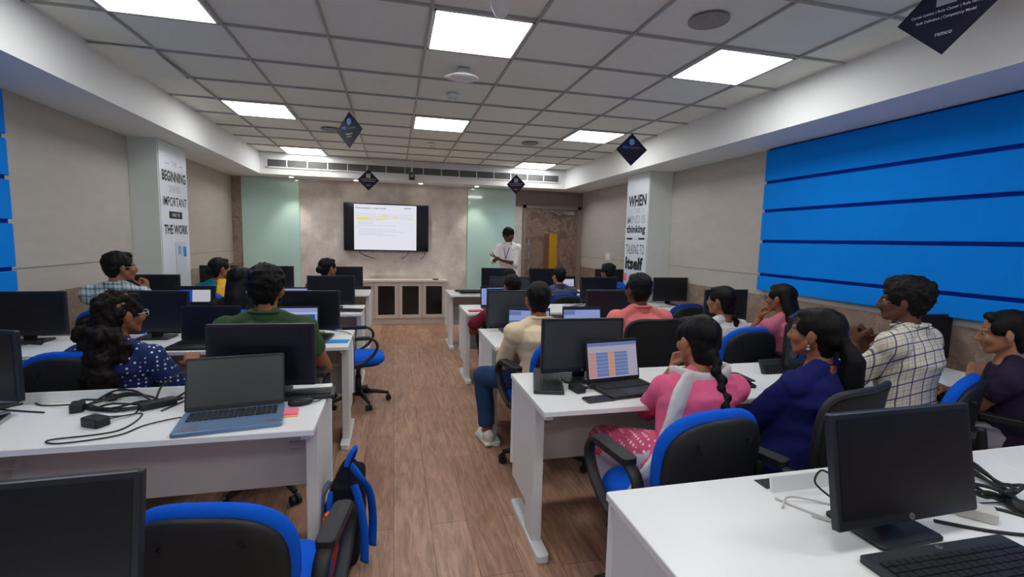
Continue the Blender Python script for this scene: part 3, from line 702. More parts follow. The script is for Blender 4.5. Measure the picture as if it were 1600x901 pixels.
phone('phone lying under pale pink card on fourth right desk', .83, 4.86, D2(-80))
# desk phone standing behind blue card
o = MB().rbox((0, 0, 0), (.14, .10, .002), .002).build('note_card', m_pink); o.location = (.84, 4.88, .7615); o.rotation_euler.z = .1; tag(o, 'pale pink card on top of the phone', 'card')
o = MB().rbox((0, 0, 0), (.15, .11, .003), .002).build('note_card', m_cyan); o.location = (-.385, 3.53, .752); o.rotation_euler.z = -.06; tag(o, 'bright blue card at the aisle end of third left desk', 'card')
t = thing('sticky_notes', 'pad of pink and orange sticky notes beside the laptop', 'sticky notes', (-.43, 2.10, .75), D2(5))
MB().bx(-.04, .04, -.04, .03, 0, .004).build('orange_sheets', mat('orange_paper', (255, 176, 110), .7), t); MB().bx(-.04, .04, -.025, .04, .0045, .010).build('pink_sheets', m_pink, t)
o = MB().bx(-.11, .11, -.15, .15, 0, .002).build('paper_sheet', m_paper); o.location = (2.72, 2.1, .75); tag(o, 'white sheet of paper before the man in check shirt', 'paper')
o = MB().bx(-.10, .10, -.14, .14, 0, .002).build('paper_sheet', m_paper); o.location = (.96, 4.96-.12, .75); tag(o, 'white sheet beside phone on fourth right desk', 'paper')
# small power bricks
def brick(label, x, y, rz, d=(.06, .10, .03), m_=m_blackp):
    t = thing('power_adapter', label, 'power adapter', (x, y, .75), rz); MB().rbox((0, 0, d[2]/2), d, .008).build('case', m_, t); MB().cyl((0, d[1]/2, d[2]/2), (0, d[1]/2+.025, d[2]/2), .007, .004).build('strain_relief', m_cable, t)
brick('black power adapter near the front edge of left desk', -1.11, 2.10, D2(60), (.055, .085, .035))
brick('black plug block left of the cables on left desk', -1.27, 2.29, D2(20), (.045, .07, .035))
brick('glossy black travel hub right of the cables on left desk', -.98, 2.29, D2(-55), (.055, .13, .028))
brick('black power adapter between keyboard and laptop in the second right desk', .895, 2.19, D2(10), (.055, .09, .03))
brick('white power adapter under the coiled cable at right', 1.60, .93, D2(40), (.06, .09, .03), m_cablew)
def cable(label, pts, r=.0035, m_=m_cable, closed=False, sub=8):
    o = MB().tube(smoothpath(pts, sub, closed), r, 8, closed).build('cable', m_, None, True); return tag(o, label, 'cable')
def coil(label, cx, cy, rx, ry, n, seed, r=.0035, m_=m_cable, z=.756, zr=.03):
    rd = random.Random(seed); pts = []
    for k in range(n*8):
        a = 2*pi*k/8; q = 1+rd.uniform(-.18, .18)
        pts.append((cx+rx*q*cos(a)+rd.uniform(-.01, .01), cy+ry*q*sin(a), z+zr*rd.random()*(k % 8 not in (0,))))
    return cable(label, pts, r, m_, sub=4)
z = .754
cable('long black cable trailing from the left edge to plug block', [(-2.1, 2.2, z), (-1.9, 2.44, z), (-1.6, 2.50, z), (-1.45, 2.38, z), (-1.29, 2.33, .765)])
cable('second black cable crossing the left desk by the monitor', [(-2.0, 2.30, z), (-1.75, 2.42, z), (-1.55, 2.34, z), (-1.38, 2.28, z)])
coil('tangle of thick black cable in the middle of left desk', -1.13, 2.33, .13, .07, 3, 4, .0045)
cable('black cable arching from the tangle to travel hub', [(-1.26, 2.33, z), (-1.2, 2.42, .79), (-1.09, 2.36, .80), (-1.0, 2.30, .775), (-.99, 2.36, .82), (-.93, 2.42, .86), (-.89, 2.40, .80), (-.95, 2.31, .76)], .0045)
cable('thick black lead lying along the back of left desk', [(-1.62, 2.30, z), (-1.50, 2.44, z), (-1.36, 2.46, z), (-1.30, 2.38, z), (-1.24, 2.30, z), (-1.12, 2.24, .757), (-1.03, 2.26, .76)], .0045)
cable('thin black cable looping from adapter up to tangle', [(-1.10, 2.15, .765), (-1.03, 2.20, z), (-1.05, 2.32, z), (-.98, 2.40, z), (-.90, 2.36, z), (-.94, 2.22, z)], .003)
cable('thin charger cable with a bead running to blue grey laptop', [(-1.09, 2.12, .765), (-1.0, 2.2, z), (-1.0, 2.02, z), (-1.18, 1.97, z), (-1.13, 1.93, z), (-.98, 1.97, z), (-.93, 2.06, z), (-.84, 2.11, .758), (-.79, 2.10, .76)], .0028)
cable('black mouse cable at the corner of left desk', [(-.40, 2.27, .765), (-.36, 2.36, z), (-.325, 2.40, z), (-.32, 2.32, z), (-.33, 2.24, z), (-.38, 2.22, .762)], .002)
coil('black cable bundle between keyboard and spreadsheet laptop', .95, 2.23, .06, .05, 3, 9, .0035)
coil('tangle of black cables on desk left of the woman in navy', 1.72, 2.36, .17, .08, 4, 12, .004, zr=.05, z=.77)
coil('thick coiled black cable at the right foreground', 1.79, 1.04, .085, .09, 4, 5, .0055, zr=.05)
cable('black cable looping under the foreground monitor to the right', [(1.50, .98, z), (1.58, .99, z), (1.70, .94, z), (1.74, .85, z), (1.66, .82, z), (1.55, .86, z), (1.45, .93, z)], .005)
cable('thin grey mouse cable at the right picture edge', [(1.77, .96, z), (1.70, .97, z), (1.63, .98, z), (1.52, 1.0, z)], .002)
cable('white network cables behind the foreground monitor', [(1.08, 1.07, z), (1.13, 1.10, .765), (1.22, 1.07, z), (1.27, 1.02, z), (1.2, .96, z), (1.13, 1.02, z)], .003, m_cablew)
cable('white cable lying left of the foreground monitor', [(1.10, 1.12, z), (1.16, 1.0, z), (1.22, .94, z), (1.26, .92, z)], .003, m_cablew)
cable('small black cable loop behind the foreground monitor', [(1.26, 1.08, .76), (1.22, 1.10, .80), (1.25, 1.11, .83), (1.29, 1.10, .81)], .003)
coil('black cables on the far left desk under the monitor', -2.28, 3.66, .09, .06, 3, 21, .003)
coil('loose cables on the fourth right desk', 2.02, 5.02, .16, .05, 3, 31, .003)
coil('grey cable heap by the monitor near right column', 3.05, 5.0, .12, .06, 4, 33, .004, m_cablew)
cable('black cable hanging over the side of third left desk', [(-.62, 3.86, .80), (-.45, 3.85, .77), (-.33, 3.80, .755), (-.292, 3.72, .70), (-.290, 3.70, .4), (-.290, 3.66, .25)], .003)
t = thing('headphones', 'white headphones resting on the fourth left desk', 'headphones', (-.86, 5.28, .75))
MB().tube([(.07*cos(a), 0, .02+.09*sin(a)) for a in [pi*k/12 for k in range(13)]], .008).build('headband', m_cablew, t, True)
for s in (-1, 1): blob('earcup', MB().ell((s*.07, 0, .035), (.02, .035, .035)), m_cablew, t, .006)
t = thing('paper_cup', 'small white paper cup on third right desk', 'cup', (.85, 3.38, .75)); fixn(MB().cyl((0, 0, 0), (0, 0, .055), .022, .03, 24).build('cup', m_paper, t, True))

# ------------------------------------------------------------------ chairs
def pad(mb, w_, h, tk, curve=0, e=.28, c=(0, 0, 0), R=None, bulge=.5, taper=0, n=40):
    """cushion in the XZ plane: superellipse outline, thickness along Y, curved about Z"""
    def ring(r, y):
        out = []
        for k in range(n):
            a = 2*pi*k/n; cx_, sz = cos(a), sin(a)
            x = w_/2*r*math.copysign(abs(cx_)**(2*e), cx_); zz = h/2*r*math.copysign(abs(sz)**(2*e), sz)
            x *= 1+taper*zz/(h/2)
            p = V((x, y-curve*(x/(w_/2))**2*1.0, zz)); p = R @ p if R else p; out.append(p+V(c))
        return out
    prof = [(.02, -tk/2-bulge*tk*.3), (.5, -tk/2-bulge*tk*.25), (.85, -tk/2-bulge*tk*.05), (.96, -tk*.42), (1, -tk*.15), (1, tk*.15), (.96, tk*.42), (.85, tk/2), (.5, tk/2+bulge*tk*.1), (.02, tk/2+bulge*tk*.1)]
    mb.loft([ring(r, y) for r, y in prof]); return mb
def chair(kind='task', fab=None):
    fab = fab or m_bfab
    t = bpy.data.objects.new('office_chair', None); C.objects.link(t); t.empty_display_size = .1; t['category'] = 'chair'
    Rt = Matrix.Rotation(radians(-90), 3, 'X')
    fixn(pad(MB(), .48, .46, .07, 0, .34, (0, .02, .455), Rt, .4).build('seat', fab if kind != 'mesh' else m_blackp, t, True))
    fixn(pad(MB(), .42, .40, .02, 0, .34, (0, .02, .41), Rt, 0).build('seat_pan', m_blackp, t, True))
    Rb = Matrix.Rotation(radians(7), 3, 'X')
    if kind == 'task':
        fixn(pad(MB(), .47, .42, .045, -.035, .38, (0, -.225, .70), Rb, .5, .02).build('back_cushion', fab, t, True))
        fixn(pad(MB(), .435, .39, .03, -.035, .38, (0, -.258, .69), Rb, .3, .02).build('back_shell', m_shell, t, True))
        for sx in (-.11, .11): fixn(MB().cyl((sx, -.292, .80), (sx, -.270, .80), .009).build('screw_cap', m_blackp, t))
        fixn(MB().cyl((0, -.292, .60), (0, -.265, .60), .05).build('hub_cap', m_blackp, t))
    else:
        fixn(pad(MB(), .44, .49, .02, -.05, .22, (0, -.245, .735), Rb, .1, .09).build('back_mesh', mat('mesh_fabric', (20, 18, 19), .8, 0, .3, 200, .4, 900), t, True))
        fr_ = []
        for k in range(40):
            a = 2*pi*k/40; x = .225*math.copysign(abs(cos(a))**.44, cos(a)); zz = .25*math.copysign(abs(sin(a))**.4, sin(a)); x *= 1+.09*zz/.25
            fr_.append(Rb @ V((x, .05*(x/.225)**2, zz))+V((0, -.245, .735)))
        fixn(MB().tube(fr_, .013, 8, True).build('back_frame', m_shell, t, True))
    MB().tube(smoothpath([(0, -.29, .66), (0, -.30, .52), (0, -.22, .40), (0, -.05, .385)]), [.028]*19, 8, flat=.4, upv=(1, 0, 0)).build('back_bar', m_blackp, t, True)
    for s in (-1, 1):
        x = s*.285
        pth = smoothpath([(x, -.15, .50), (x, -.19, .60), (x, -.15, .675), (x, -.02, .70), (x, .11, .695), (x, .165, .62), (x, .11, .52), (x, -.02, .45)], 5, True)
        a_ = fixn(MB().tube(pth, .026, 12, True, .52, (0, 0, 1)).build('armrest', m_blackp, t, True))
        MB().rbox((x, -.02, .700), (.062, .24, .030), .02).build('arm_pad', m_blackp, a_)
        MB().bx(min(x, x-s*.09), max(x, x-s*.09), -.05, .03, .415, .435).build('arm_bracket', m_blackp, a_)
    fixn(MB().cyl((0, 0, .09), (0, 0, .27), .032, .028).cyl((0, 0, .27), (0, 0, .41), .02).build('column', m_blackp, t, True))
    MB().rbox((0, 0, .395), (.16, .22, .035), .02).build('mechanism', m_blackp, t)
    bs = MB(); bs.cyl((0, 0, .075), (0, 0, .125), .045)
    for k in range(5):
        a = 2*pi*k/5+.3; d_ = V((cos(a), sin(a), 0)); bs.tube([d_*.03+V((0, 0, .105)), d_*.17+V((0, 0, .10)), d_*.29+V((0, 0, .075))], [.026, .021, .015], 8)
    fixn(bs.build('base', m_blackp, t, True))
    for k in range(5):
        a = 2*pi*k/5+.3; d_ = V((cos(a), sin(a), 0)); p = d_*.29; q = V((-d_.y, d_.x, 0)); ct = MB()
        for s in (-1, 1): ct.cyl(p+q*s*.008+V((0, 0, .027)), p+q*s*.026+V((0, 0, .027)), .027, n=14)
        ct.cyl(p+V((0, 0, .03)), p+V((0, 0, .07)), .008); fixn(ct.build('caster', m_blackp, t, False))
    return t
ch_t = chair('task'); ch_m = chair('mesh'); ch_d = chair('task', m_bfabd)
def place_chair(x, y, rz, label, proto=None, sc=1.0):
    p = proto or ch_t
    if p.name not in used: used.add(p.name); r = p; r.location = (x, y, 0); r.rotation_euler = (0, 0, rz); r['label'] = label
    else: r = clone(p, (x, y, 0), rz, label)
    r.scale = (sc,)*3; return r
CH = [(1.11, 1.68, 6, 'blue and black office chair of the woman in pink', None), (1.64, 1.60, 16, 'wide black mesh chair of the woman in navy', ch_m), (2.60, 1.87, 22, 'blue office chair of the man in cream check shirt', None),
      (3.08, 1.72, 30, 'office chair of the woman in dark purple', None), (1.0, 2.98, 12, 'blue office chair of the man in the cream shirt', None), (1.75, 3.10, 0, 'black mesh chair of the man in the salmon shirt', ch_m),
      (2.55, 3.16, 0, 'office chair behind the woman with the white top', None), (3.05, 2.92, -4, 'office chair of the long haired woman in pink stripes', ch_d), (2.86, 4.42, 5, 'empty blue office chair before the monitor near right column', ch_d),
      (1.18, 4.50, 5, 'office chair of the man in maroon', ch_d), (2.16, 5.95, 0, 'blue office chair of the man in dark grey blue shirt', ch_d), (1.45, 5.98, 0, 'far office chair of the person behind the presenter\'s monitor', ch_d), (2.85, 6.0, 0, 'far office chair of the messy haired man', ch_d),
      (-.425, 1.50, -9, 'blue office chair in the left foreground, empty', None), (-1.45, 1.62, -20, 'office chair at left holding a blue plaid cloth', None), (-1.52, 2.96, -3, 'blue rimmed chair of the curly haired woman', None), (-2.12, 2.92, 40, 'blue chair half hidden behind the left edge monitor', None), (-.70, 2.98, 0, 'black and blue chair of the man in green', None),
      (-.31, 4.42, -84, 'empty blue office chair standing in the aisle', None), (-1.22, 4.30, 8, 'blue rimmed chair of the woman with long black hair', None), (-2.08, 4.42, -5, 'office chair of the man in pale check shirt', None),
      (-1.93, 5.62, 8, 'blue rimmed chair of the woman with the yellow scarf', None), (-.76, 5.95, 0, 'office chair of the woman nearest the television', None)]
for x, y, a, l, p in CH: place_chair(x, y, D2(a), l, p, .91 if 'foreground' in l or 'aisle' in l or 'dark grey blue' in l else 1)
# plaid cloth on the left chair
m_plaid = m_check('blue_plaid', (60, 96, 170), [('u', 0, .3, (190, 200, 225), .6), ('v', .1, .3, (30, 50, 110), .7), ('v', .6, .12, (220, 225, 240), .6)], 16)
o = blob('plaid_cloth', MB().ell((0, 0, .10), (.14, .13, .11)).ell((.06, .05, .06), (.13, .10, .07)).ell((-.08, -.04, .07), (.12, .12, .08)), m_plaid, None, .01, 2, .03, 9); o.location = (-1.50, 1.70, .47)
tag(o, 'crumpled blue and white plaid cloth on left chair', 'cloth')

# backpack and bottle by the left desk leg
t = thing('backpack', 'black and blue backpack leaning against the left desk leg', 'backpack', (-.205, 2.25, 0), D2(-8))
m_bag = cloth('black_nylon', (20, 22, 32)); m_bagb = cloth('bag_blue', (18, 96, 214)); m_bagg = cloth('bag_grey', (120, 130, 150))
blob('bag_body', MB().ell((0, 0, .23), (.075, .15, .235)).rbox((0, 0, .20), (.12, .27, .38), .05).rbox((-.055, 0, .16), (.07, .22, .26), .03), m_bag, t, .010, 4, .006, 9)
MB().tube(smoothpath([(.05, -.12, .40), (.075, -.14, .34), (.10, -.155, .22), (.10, -.15, .06)]), .012, 8, flat=2.2).build('shoulder_strap', m_bagb, t, True)
MB().tube(smoothpath([(.03, -.06, .455), (.07, -.10, .43), (.105, -.06, .34), (.115, -.03, .2), (.11, -.02, .05)]), .010, 8, flat=2.4).build('shoulder_strap', m_bagb, t, True)
MB().tube(smoothpath([(.0, -.05, .45), (.02, -.03, .505), (.03, .03, .505), (.01, .06, .45)]), .008, 8, flat=1.6).build('top_handle', m_bagb, t, True)
MB().tube(smoothpath([(-.06, -.08, .40), (-.09, -.11, .34), (-.08, -.13, .24), (-.05, -.135, .18)]), .008, 8, flat=2).build('zip_trim', m_bagg, t, True)
MB().tube(smoothpath([(-.045, -.115, .37), (-.05, -.14, .30), (-.03, -.145, .2)]), .011, 8, flat=2).build('side_trim', m_bagb, t, True)
t = thing('water_bottle', 'red bottle with orange lid beside the backpack', 'bottle', (-.262, 2.03, 0))
prof = [(.030, 0), (.034, .01), (.034, .16), (.030, .19), (.024, .205)]
fixn(MB().loft([[V((r*cos(2*pi*k/24), r*sin(2*pi*k/24), zz+.08)) for k in range(24)] for r, zz in prof]).build('bottle_body', mat('red_liquid', (150, 16, 20), .12, 0, .1, 4, coat=.6), t, True))
fixn(MB().cyl((0, 0, .283), (0, 0, .298), .027, .027, 24).build('collar', m_bagg, t, True)); fixn(MB().cyl((0, 0, .298), (0, 0, .322), .029, .026, 24).cyl((0, 0, .322), (0, 0, .335), .022, .02, 24).build('lid', m_orange, t, False))
t.location.z = -.104; t.scale = (1.05, 1.05, 1.3)

# ------------------------------------------------------------------ people
def ik(a, b, l1, l2, pole):
    a, b = V(a), V(b); d = b-a; L = min(d.length, (l1+l2)*.999); dn = d.normalized(); b = a+dn*L
    x = (l1*l1-l2*l2+L*L)/(2*L); h = sqrt(max(l1*l1-x*x, 0)); p = V(pole)-dn*V(pole).dot(dn)
    p = p.normalized() if p.length > 1e-6 else V((0, 0, 1)); return a+dn*x+p*h, b
def hand(mb, w_, d, n, side, curl=.5, s=1.0, spread=.04):
    """palm, four curled fingers of unequal length and a thumb; d = direction, n = palm normal, side: +1 thumb on d x n side"""
    d = V(d).normalized(); n = V(n); n = (n-d*n.dot(d)).normalized(); a = d.cross(n)*side; w_ = V(w_)
    P = lambda x, y, z_: w_+a*x*s+d*y*s+n*z_*s
    mb.cap(P(0, -.03, 0), P(0, .01, 0), .024*s, .025*s)
    for x in (-.030, -.010, .010, .030): mb.cap(P(x*.7, .015, 0), P(x, .075, 0), .015*s, .0125*s)
    for i, (x, L) in enumerate(((.033, .070), (.011, .079), (-.011, .073), (-.032, .058))):
        p = P(x, .082, 0); ang = curl*.6; r = .0095*s
        for k, f in enumerate((.45, .31, .24)):
            dd = (d*cos(ang)+n*sin(ang)+a*(x*spread*20)*.1).normalized(); q = p+dd*(L*f*s); r2 = r-.0009*s
            mb.cap(p, q, r, r2); p = q; r = r2; ang += curl*(1.0 if k == 0 else .7)
    p = P(.026, .018, .008); t1 = (d*.7+a*.62+n*.35).normalized(); q = p+t1*.042*s; mb.cap(p, q, .0145*s, .0115*s)
    t2 = (d*.85+a*.2+n*(.35+curl*.4)).normalized(); mb.cap(q, q+t2*.03*s, .0115*s, .009*s)
    q2 = q+t2*.03*s; mb.cap(q2, q2+(t2+n*.2).normalized()*.022*s, .0095*s, .008*s)
def person(name, label, pos, yaw, headp, look=None, hy=None, pitch=0, skin=0, S=.95, shirt=None, sleeve=.55, pants=None, hair='short', hairm=None,
           hands=None, knees=None, feet=None, stand=False, vox=.008, female=False, curls=(.6, .6), shoes=None, loosehem=False, dupatta=None, beard=False, glasses=False, lanyard=None, poles=None, hn=None, neckw=0, long=0, swm=1, bo=.004, earring=False, collar=True, buttons=False):
    """headp: world x, y and z of the top of the head.  yaw: body heading, 0 faces the back wall"""
    t = bpy.data.objects.new('person', None); C.objects.link(t); t.empty_display_size = .1; t.location = (pos[0], pos[1], 0); t.rotation_euler = (0, 0, yaw); tag(t, label, 'person')
    Ri = Matrix.Rotation(-yaw, 3, 'Z'); loc = lambda p: Ri @ (V(p)-V((pos[0], pos[1], 0)))
    hw_ = V(headp); hc = loc((hw_.x, hw_.y, hw_.z-.112*S))
    lk = V(look if look else (-.1, 8.6, 1.6))-V((hw_.x, hw_.y, hw_.z-.1)); yw = math.atan2(-lk.x, lk.y)-yaw if hy is None else hy-yaw
    RH = Matrix.Rotation(yw, 3, 'Z') @ Matrix.Rotation(pitch, 3, 'X'); H = lambda x, y, z_: hc+RH @ (V((x, y, z_))*S)
    fwd_h = RH @ V((0, 1, 0))
    pz = .93*S if stand else .580
    pel = V((0, 0, pz)); nb = hc+V((0, 0, -.142*S))-Matrix.Rotation(yw*.5, 3, 'Z') @ V((0, .035*S, 0))
    sw = (.160 if female else .182)*S*swm
    ax = V((1, 0, 0)); up_ = (nb-pel).normalized(); fx = ax.cross(up_)*-1
    fx = up_.cross(ax)
    ch = pel.lerp(nb, .68)-V((0, .02, 0)); wa = pel.lerp(nb, .30)-V((0, .01, 0))
    def tors(infl, z0=-.10, top=True, hips=1.0):
        g = []; w_ = .155 if female else .150
        sp = [(pel+V((0, 0, z0)), .165*hips, .125), (pel+V((0, 0, .0)), .165*hips, .128), (wa, .135 if female else .145, .105), (pel.lerp(nb, .5), .148 if female else .16, .112), (ch, .162 if female else .175, .118), (pel.lerp(nb, .86)-V((0, .012, 0)), .150 if female else .165, .092), (nb-V((0, 0, .015)), .085, .065), (nb+V((0, 0, .02)), .062+neckw, .058+neckw)]
        if not top: sp = sp[:-1]
        for c_, a_, b_ in sp: g.append([c_+ax*((a_*S+infl)*cos(2*pi*k/24))+fx*((b_*S+infl)*sin(2*pi*k/24)) for k in range(24)])
        return g
    sh = [nb+V((s*sw, -.01, -.072*S)) for s in (-1, 1)]
    ua, fa = .275*S, .245*S
    hd = hands or [(-.18, .32, .78), (.18, .32, .78)]; hd = [loc(h[:3]) if len(h) > 3 else V(h) for h in hd]
    pl = poles or [(-.6, -.2, -1), (.6, -.2, -1)]
    el, wr_ = [], []
    for i in (0, 1):
        e, q = ik(sh[i], hd[i], ua, fa, pl[i]); el.append(e); wr_.append(q)
    th, sn = .42*S, .42*S
    hip = [pel+V((s*.085*S, .02, -.02)) for s in (-1, 1)]
    if stand: kn_t = None; ft = feet or [(-.1, 0, .08), (.1, .02, .08)]
    else: ft = feet or [(-.13, .36, .09), (.13, .36, .09)]
    kp = knees or [(-.2, 1, .6), (.2, 1, .6)]
    kn, an = [], []
    for i in (0, 1):
        k_, a_ = ik(hip[i], ft[i], th, sn, kp[i] if not stand else (0, 1, 0)); kn.append(k_); an.append(a_)
    B = MB()
    B.loft(tors(0))
    # head
    B.ell(H(0, -.015, .028), (.074*S, .092*S, .083*S), RH); B.ell(H(0, .028, -.025), (.058*S, .060*S, .082*S), RH)
    B.ell(H(0, .058, -.088), (.027*S, .024*S, .020*S), RH)
    for s in (-1, 1):
        B.cap(H(s*.050, .0, -.045), H(s*.018, .058, -.088), .024*S, .019*S); B.ell(H(s*.038, .058, -.028), (.024*S, .024*S, .026*S), RH)
        B.ell(H(s*.010, .094, -.036), .0095*S); B.ell(H(s*.078, -.008, -.012), (.009*S, .019*S, .031*S), RH @ Matrix.Rotation(-s*.35, 3, 'Z'))
        B.cap(H(s*.038, .066, .018), H(s*.012, .079, .016), .012*S, .012*S)
    B.cap(H(0, .080, .016), H(0, .100, -.030), .0085*S, .0125*S); B.ell(H(0, .100, -.032), .012*S)
    B.cap(H(-.020, .074, -.060), H(.020, .074, -.060), .009*S, .009*S); B.cap(H(-.012, .080, -.056), H(.012, .080, -.056), .009*S, .009*S); B.cap(H(-.014, .078, -.067), H(.014, .078, -.067), .0085*S, .0085*S)
    B.tube([nb-V((0, 0, .03)), nb.lerp(H(0, -.018, -.06), .5), H(0, -.018, -.04)], [(.060 if not female else .052)*S, (.053 if not female else .046)*S, .052*S], 18)
    for i, s in ((0, -1), (1, 1)):
        B.cap(nb+V((s*.030, -.014, .006)), sh[i]+V((-s*.01, -.005, .006)), .036*S, .045*S)
        B.ell(sh[i], (.058 if female else .066)*S); B.cap(sh[i], el[i], (.047 if female else .052)*S, .038*S); B.cap(el[i], wr_[i], .038*S, .0245*S)
        B.cap(sh[i], ch+V((s*.08*S, 0, 0)), .055*S, .06*S)
        d_ = (wr_[i]-el[i]).normalized(); nn = V(hn[i]) if hn else V((0, 0, -1)); 
        if hn and len(hn) > 2 and hn[2]: d_ = V(hn[2][i])
        hand(B, wr_[i], d_, nn, (1 if i == 0 else -1)*-1, curls[i], S)
        B.cap(hip[i], kn[i], .085*S, .056*S); B.cap(kn[i], an[i], .055*S, .036*S)
        fd = V((0, 1, 0)); B.ell(an[i]+V((0, .05, -.045)), (.042*S, .12*S, .036*S))
    b = blob('body', B, m_skin[skin], t, vox, 1)
    # eyes
    for s in (-1, 1):
        e_ = MB().ell(H(s*.030, .0735, -.003), .0095*S, nu=10, nv=8).build('eye', m_eyew, t, True); MB().ell(H(s*.030, .0790, -.003), .0062*S, nu=8, nv=6).build('iris', m_eyeb, e_, True)
    eb = MB()
    for s in (-1, 1): eb.tube(smoothpath([H(s*.046, .056, .026), H(s*.030, .071, .030), H(s*.014, .078, .026)]), .0036*S, 6)
    eb.build('eyebrows', m_hair, t, True)
    # clothes
    sm = shirt or cloth('shirt_grey', (120, 120, 126)); T = MB(); z0 = -.16 if not stand else -.10
    if loosehem: z0 = -.14
    T.loft(tors(.013, z0, top=False, hips=1.04)); kf = .012
    T.ell(nb-V((0, 0, .055*S)), (.105*S, .078*S, .05*S))
    for i, s in ((0, -1), (1, 1)):
        T.cap(nb+V((s*.042, -.016, -.002)), sh[i]+V((-s*.01, -.005, .006)), .036*S+kf*.8, .045*S+kf)
        T.ell(sh[i], ((.058 if female else .066)*S+kf)); T.cap(sh[i], ch+V((s*.07*S, 0, 0)), .055*S+kf, .06*S+kf)
        if sleeve <= 1: q = sh[i].lerp(el[i], sleeve); T.tube([sh[i], q], [.05*S+kf+.004, (.052-.010*sleeve)*S+kf], 18)
        else:
            q = el[i].lerp(wr_[i], sleeve-1); T.tube([sh[i], el[i]], [.052*S+kf, .042*S+kf], 18); T.ell(el[i], .042*S+kf); T.tube([el[i], q], [.041*S+kf, (.041-.010*(sleeve-1))*S+kf*.9], 18)
    if loosehem:
        for i in (0, 1): T.tube([hip[i]+V((0, -.03, .0)), hip[i].lerp(kn[i], .8)], [.115*S, .09*S], 18)
    blob('shirt', T, sm, t, max(vox, .007), 3, .007, 9, (1, 1, 1.3))
    if collar:
        MB().tube([nb-V((0, .004, .03)), nb+V((0, -.006, .006)), nb+V((0, -.008, .034))], [.082*S, .070*S, .064*S], 24).build('collar_stand', sm, t, True)
        cp = [nb+V((.070*S*cos(a), -.004+.064*S*sin(a), .012+.016*(1-sin(a))*.5)) for a in [pi/2+.35+k*(2*pi-.7)/16 for k in range(17)]]
        MB().tube(smoothpath(cp, 2), .010*S, 8, flat=2.0, upv=(1, 1, 0)).build('collar', sm, t, True)
    if pants is not None:
        T = MB(); T.ell(pel-V((0, -.01, .01)), (.178*S, .14*S, .11*S))
        for i in (0, 1):
            T.cap(hip[i], kn[i], .098*S, .072*S); T.tube([kn[i], an[i]+(kn[i]-an[i]).normalized()*.05], [.07*S, .058*S], 18)
        blob('trousers', T, pants, t, max(vox, .009), 3, .006, 10)
    T = MB()
    if shoes is not None:
        for i in (0, 1):
            T2 = MB(); q = an[i]; T2.ell(q+V((0, .055, -.048)), (.046*S, .13*S, .038*S)); T2.ell(q+V((0, -.02, -.02)), (.042*S, .055*S, .05*S)); T2.box(q+V((0, .05, -.074)), (.085*S, .25*S, .018))
            blob('shoe', T2, shoes, t, .008, 2)
    # hair
    hm = hairm or m_hair; K = MB()
    if hair in ('short', 'messy', 'thin'):
        e = .004 if hair == 'short' else (.014 if hair == 'messy' else 0)
        K.ell(H(0, -.024, .040), ((.081+e)*S, (.096+e)*S, (.082+e)*S), RH); K.ell(H(0, -.050, .0), ((.074+e*.5)*S, (.062+e*.5)*S, (.075)*S), RH); K.ell(H(0, -.046, -.042), (.062*S, .042*S, .048*S), RH); K.ell(H(0, -.044, -.066), (.054*S, .034*S, .036*S), RH)
        K.ell(H(0, .036, .085), (.050*S, (.040+e*.6)*S, (.026+e)*S), RH)
        for s in (-1, 1): K.ell(H(s*.068, .022, .020), (.012*S, .030*S, .035*S), RH)
        if hair == 'messy': 
            rd = random.Random(5)
            for k in range(22):
                a = rd.uniform(0, 2*pi); r_ = rd.uniform(.2, 1); K.ell(H(.075*r_*cos(a), -.02+.09*r_*sin(a), .085+.04*(1-r_)), (.022*S, .022*S, .018*S), RH)
        blob('hair', K, hm, t, .0065, 1, .005 if hair != 'messy' else .009, 38, (1, 1, 1))
    else:
        K.ell(H(0, -.026, .036), (.082*S, .096*S, .083*S), RH); K.ell(H(0, -.055, -.005), (.074*S, .055*S, .07*S), RH); K.ell(H(0, -.050, -.050), (.062*S, .040*S, .045*S), RH); K.ell(H(0, -.048, -.075), (.052*S, .032*S, .036*S), RH)
        for s in (-1, 1): K.ell(H(s*.066, .02, .030), (.016*S, .040*S, .040*S), RH); K.ell(H(s*.035, .034, .082), (.035*S, .035*S, .022*S), RH @ Matrix.Rotation(s*.3, 3, 'Y'))
        bk = RH @ V((0, -1, 0)); bk.z = 0; bk.normalize(); n0 = H(0, -.085, -.02); L_ = []
        if hair == 'bun': K.ell(H(0, -.115, -.02), (.042*S, .035*S, .042*S))
        if hair == 'pony':
            K.ell(H(0, -.10, -.02), .035*S); p = H(0, -.115, -.03); K.tube([p, p+bk*.035+V((0, 0, -.06)), p+bk*.03+V((0, 0, -.16)), p+bk*.02+V((0, 0, -.26)), p+bk*.015+V((0, 0, -.33))], [.028, .044, .050, .042, .016], 14)
        if hair == 'braid':
            K.ell(H(0, -.085, -.06), (.04*S, .035*S, .04*S)); p = H(0, -.10, -.085)
            for k in range(long or 8):
                u = k/8; q = p+bk*(.016+bo*k)+V((0, 0, -.033*k)); K.ell(q+V((.008*(-1)**k, 0, 0)), ((.026-.006*u), .020, .024), Matrix.Rotation(.6*(-1)**k, 3, 'Y'))
        if hair in ('long', 'curly'):
            wdt = .078 if hair == 'long' else .10; ln = long or .36
            pts = [H(0, -.05, .03), H(0, -.075, -.05), H(0, -.08, -.11)+bk*.02, H(0, -.08, -.11)+bk*.05+V((0, 0, -ln*.5)), H(0, -.08, -.11)+bk*.05+V((0, 0, -ln))]
            rr = [.07, .07, .07, .075, .04]; sd = RH @ V((1, 0, 0)); sd.z = 0; sd.normalize()
            g = []
            for p, r_, wv in zip(pts, rr, (.08, .082, wdt, wdt*1.25, wdt*1.0)): g.append([p+sd*(wv*cos(2*pi*k/20))+bk*(r_*.75*sin(2*pi*k/20)) for k in range(20)])
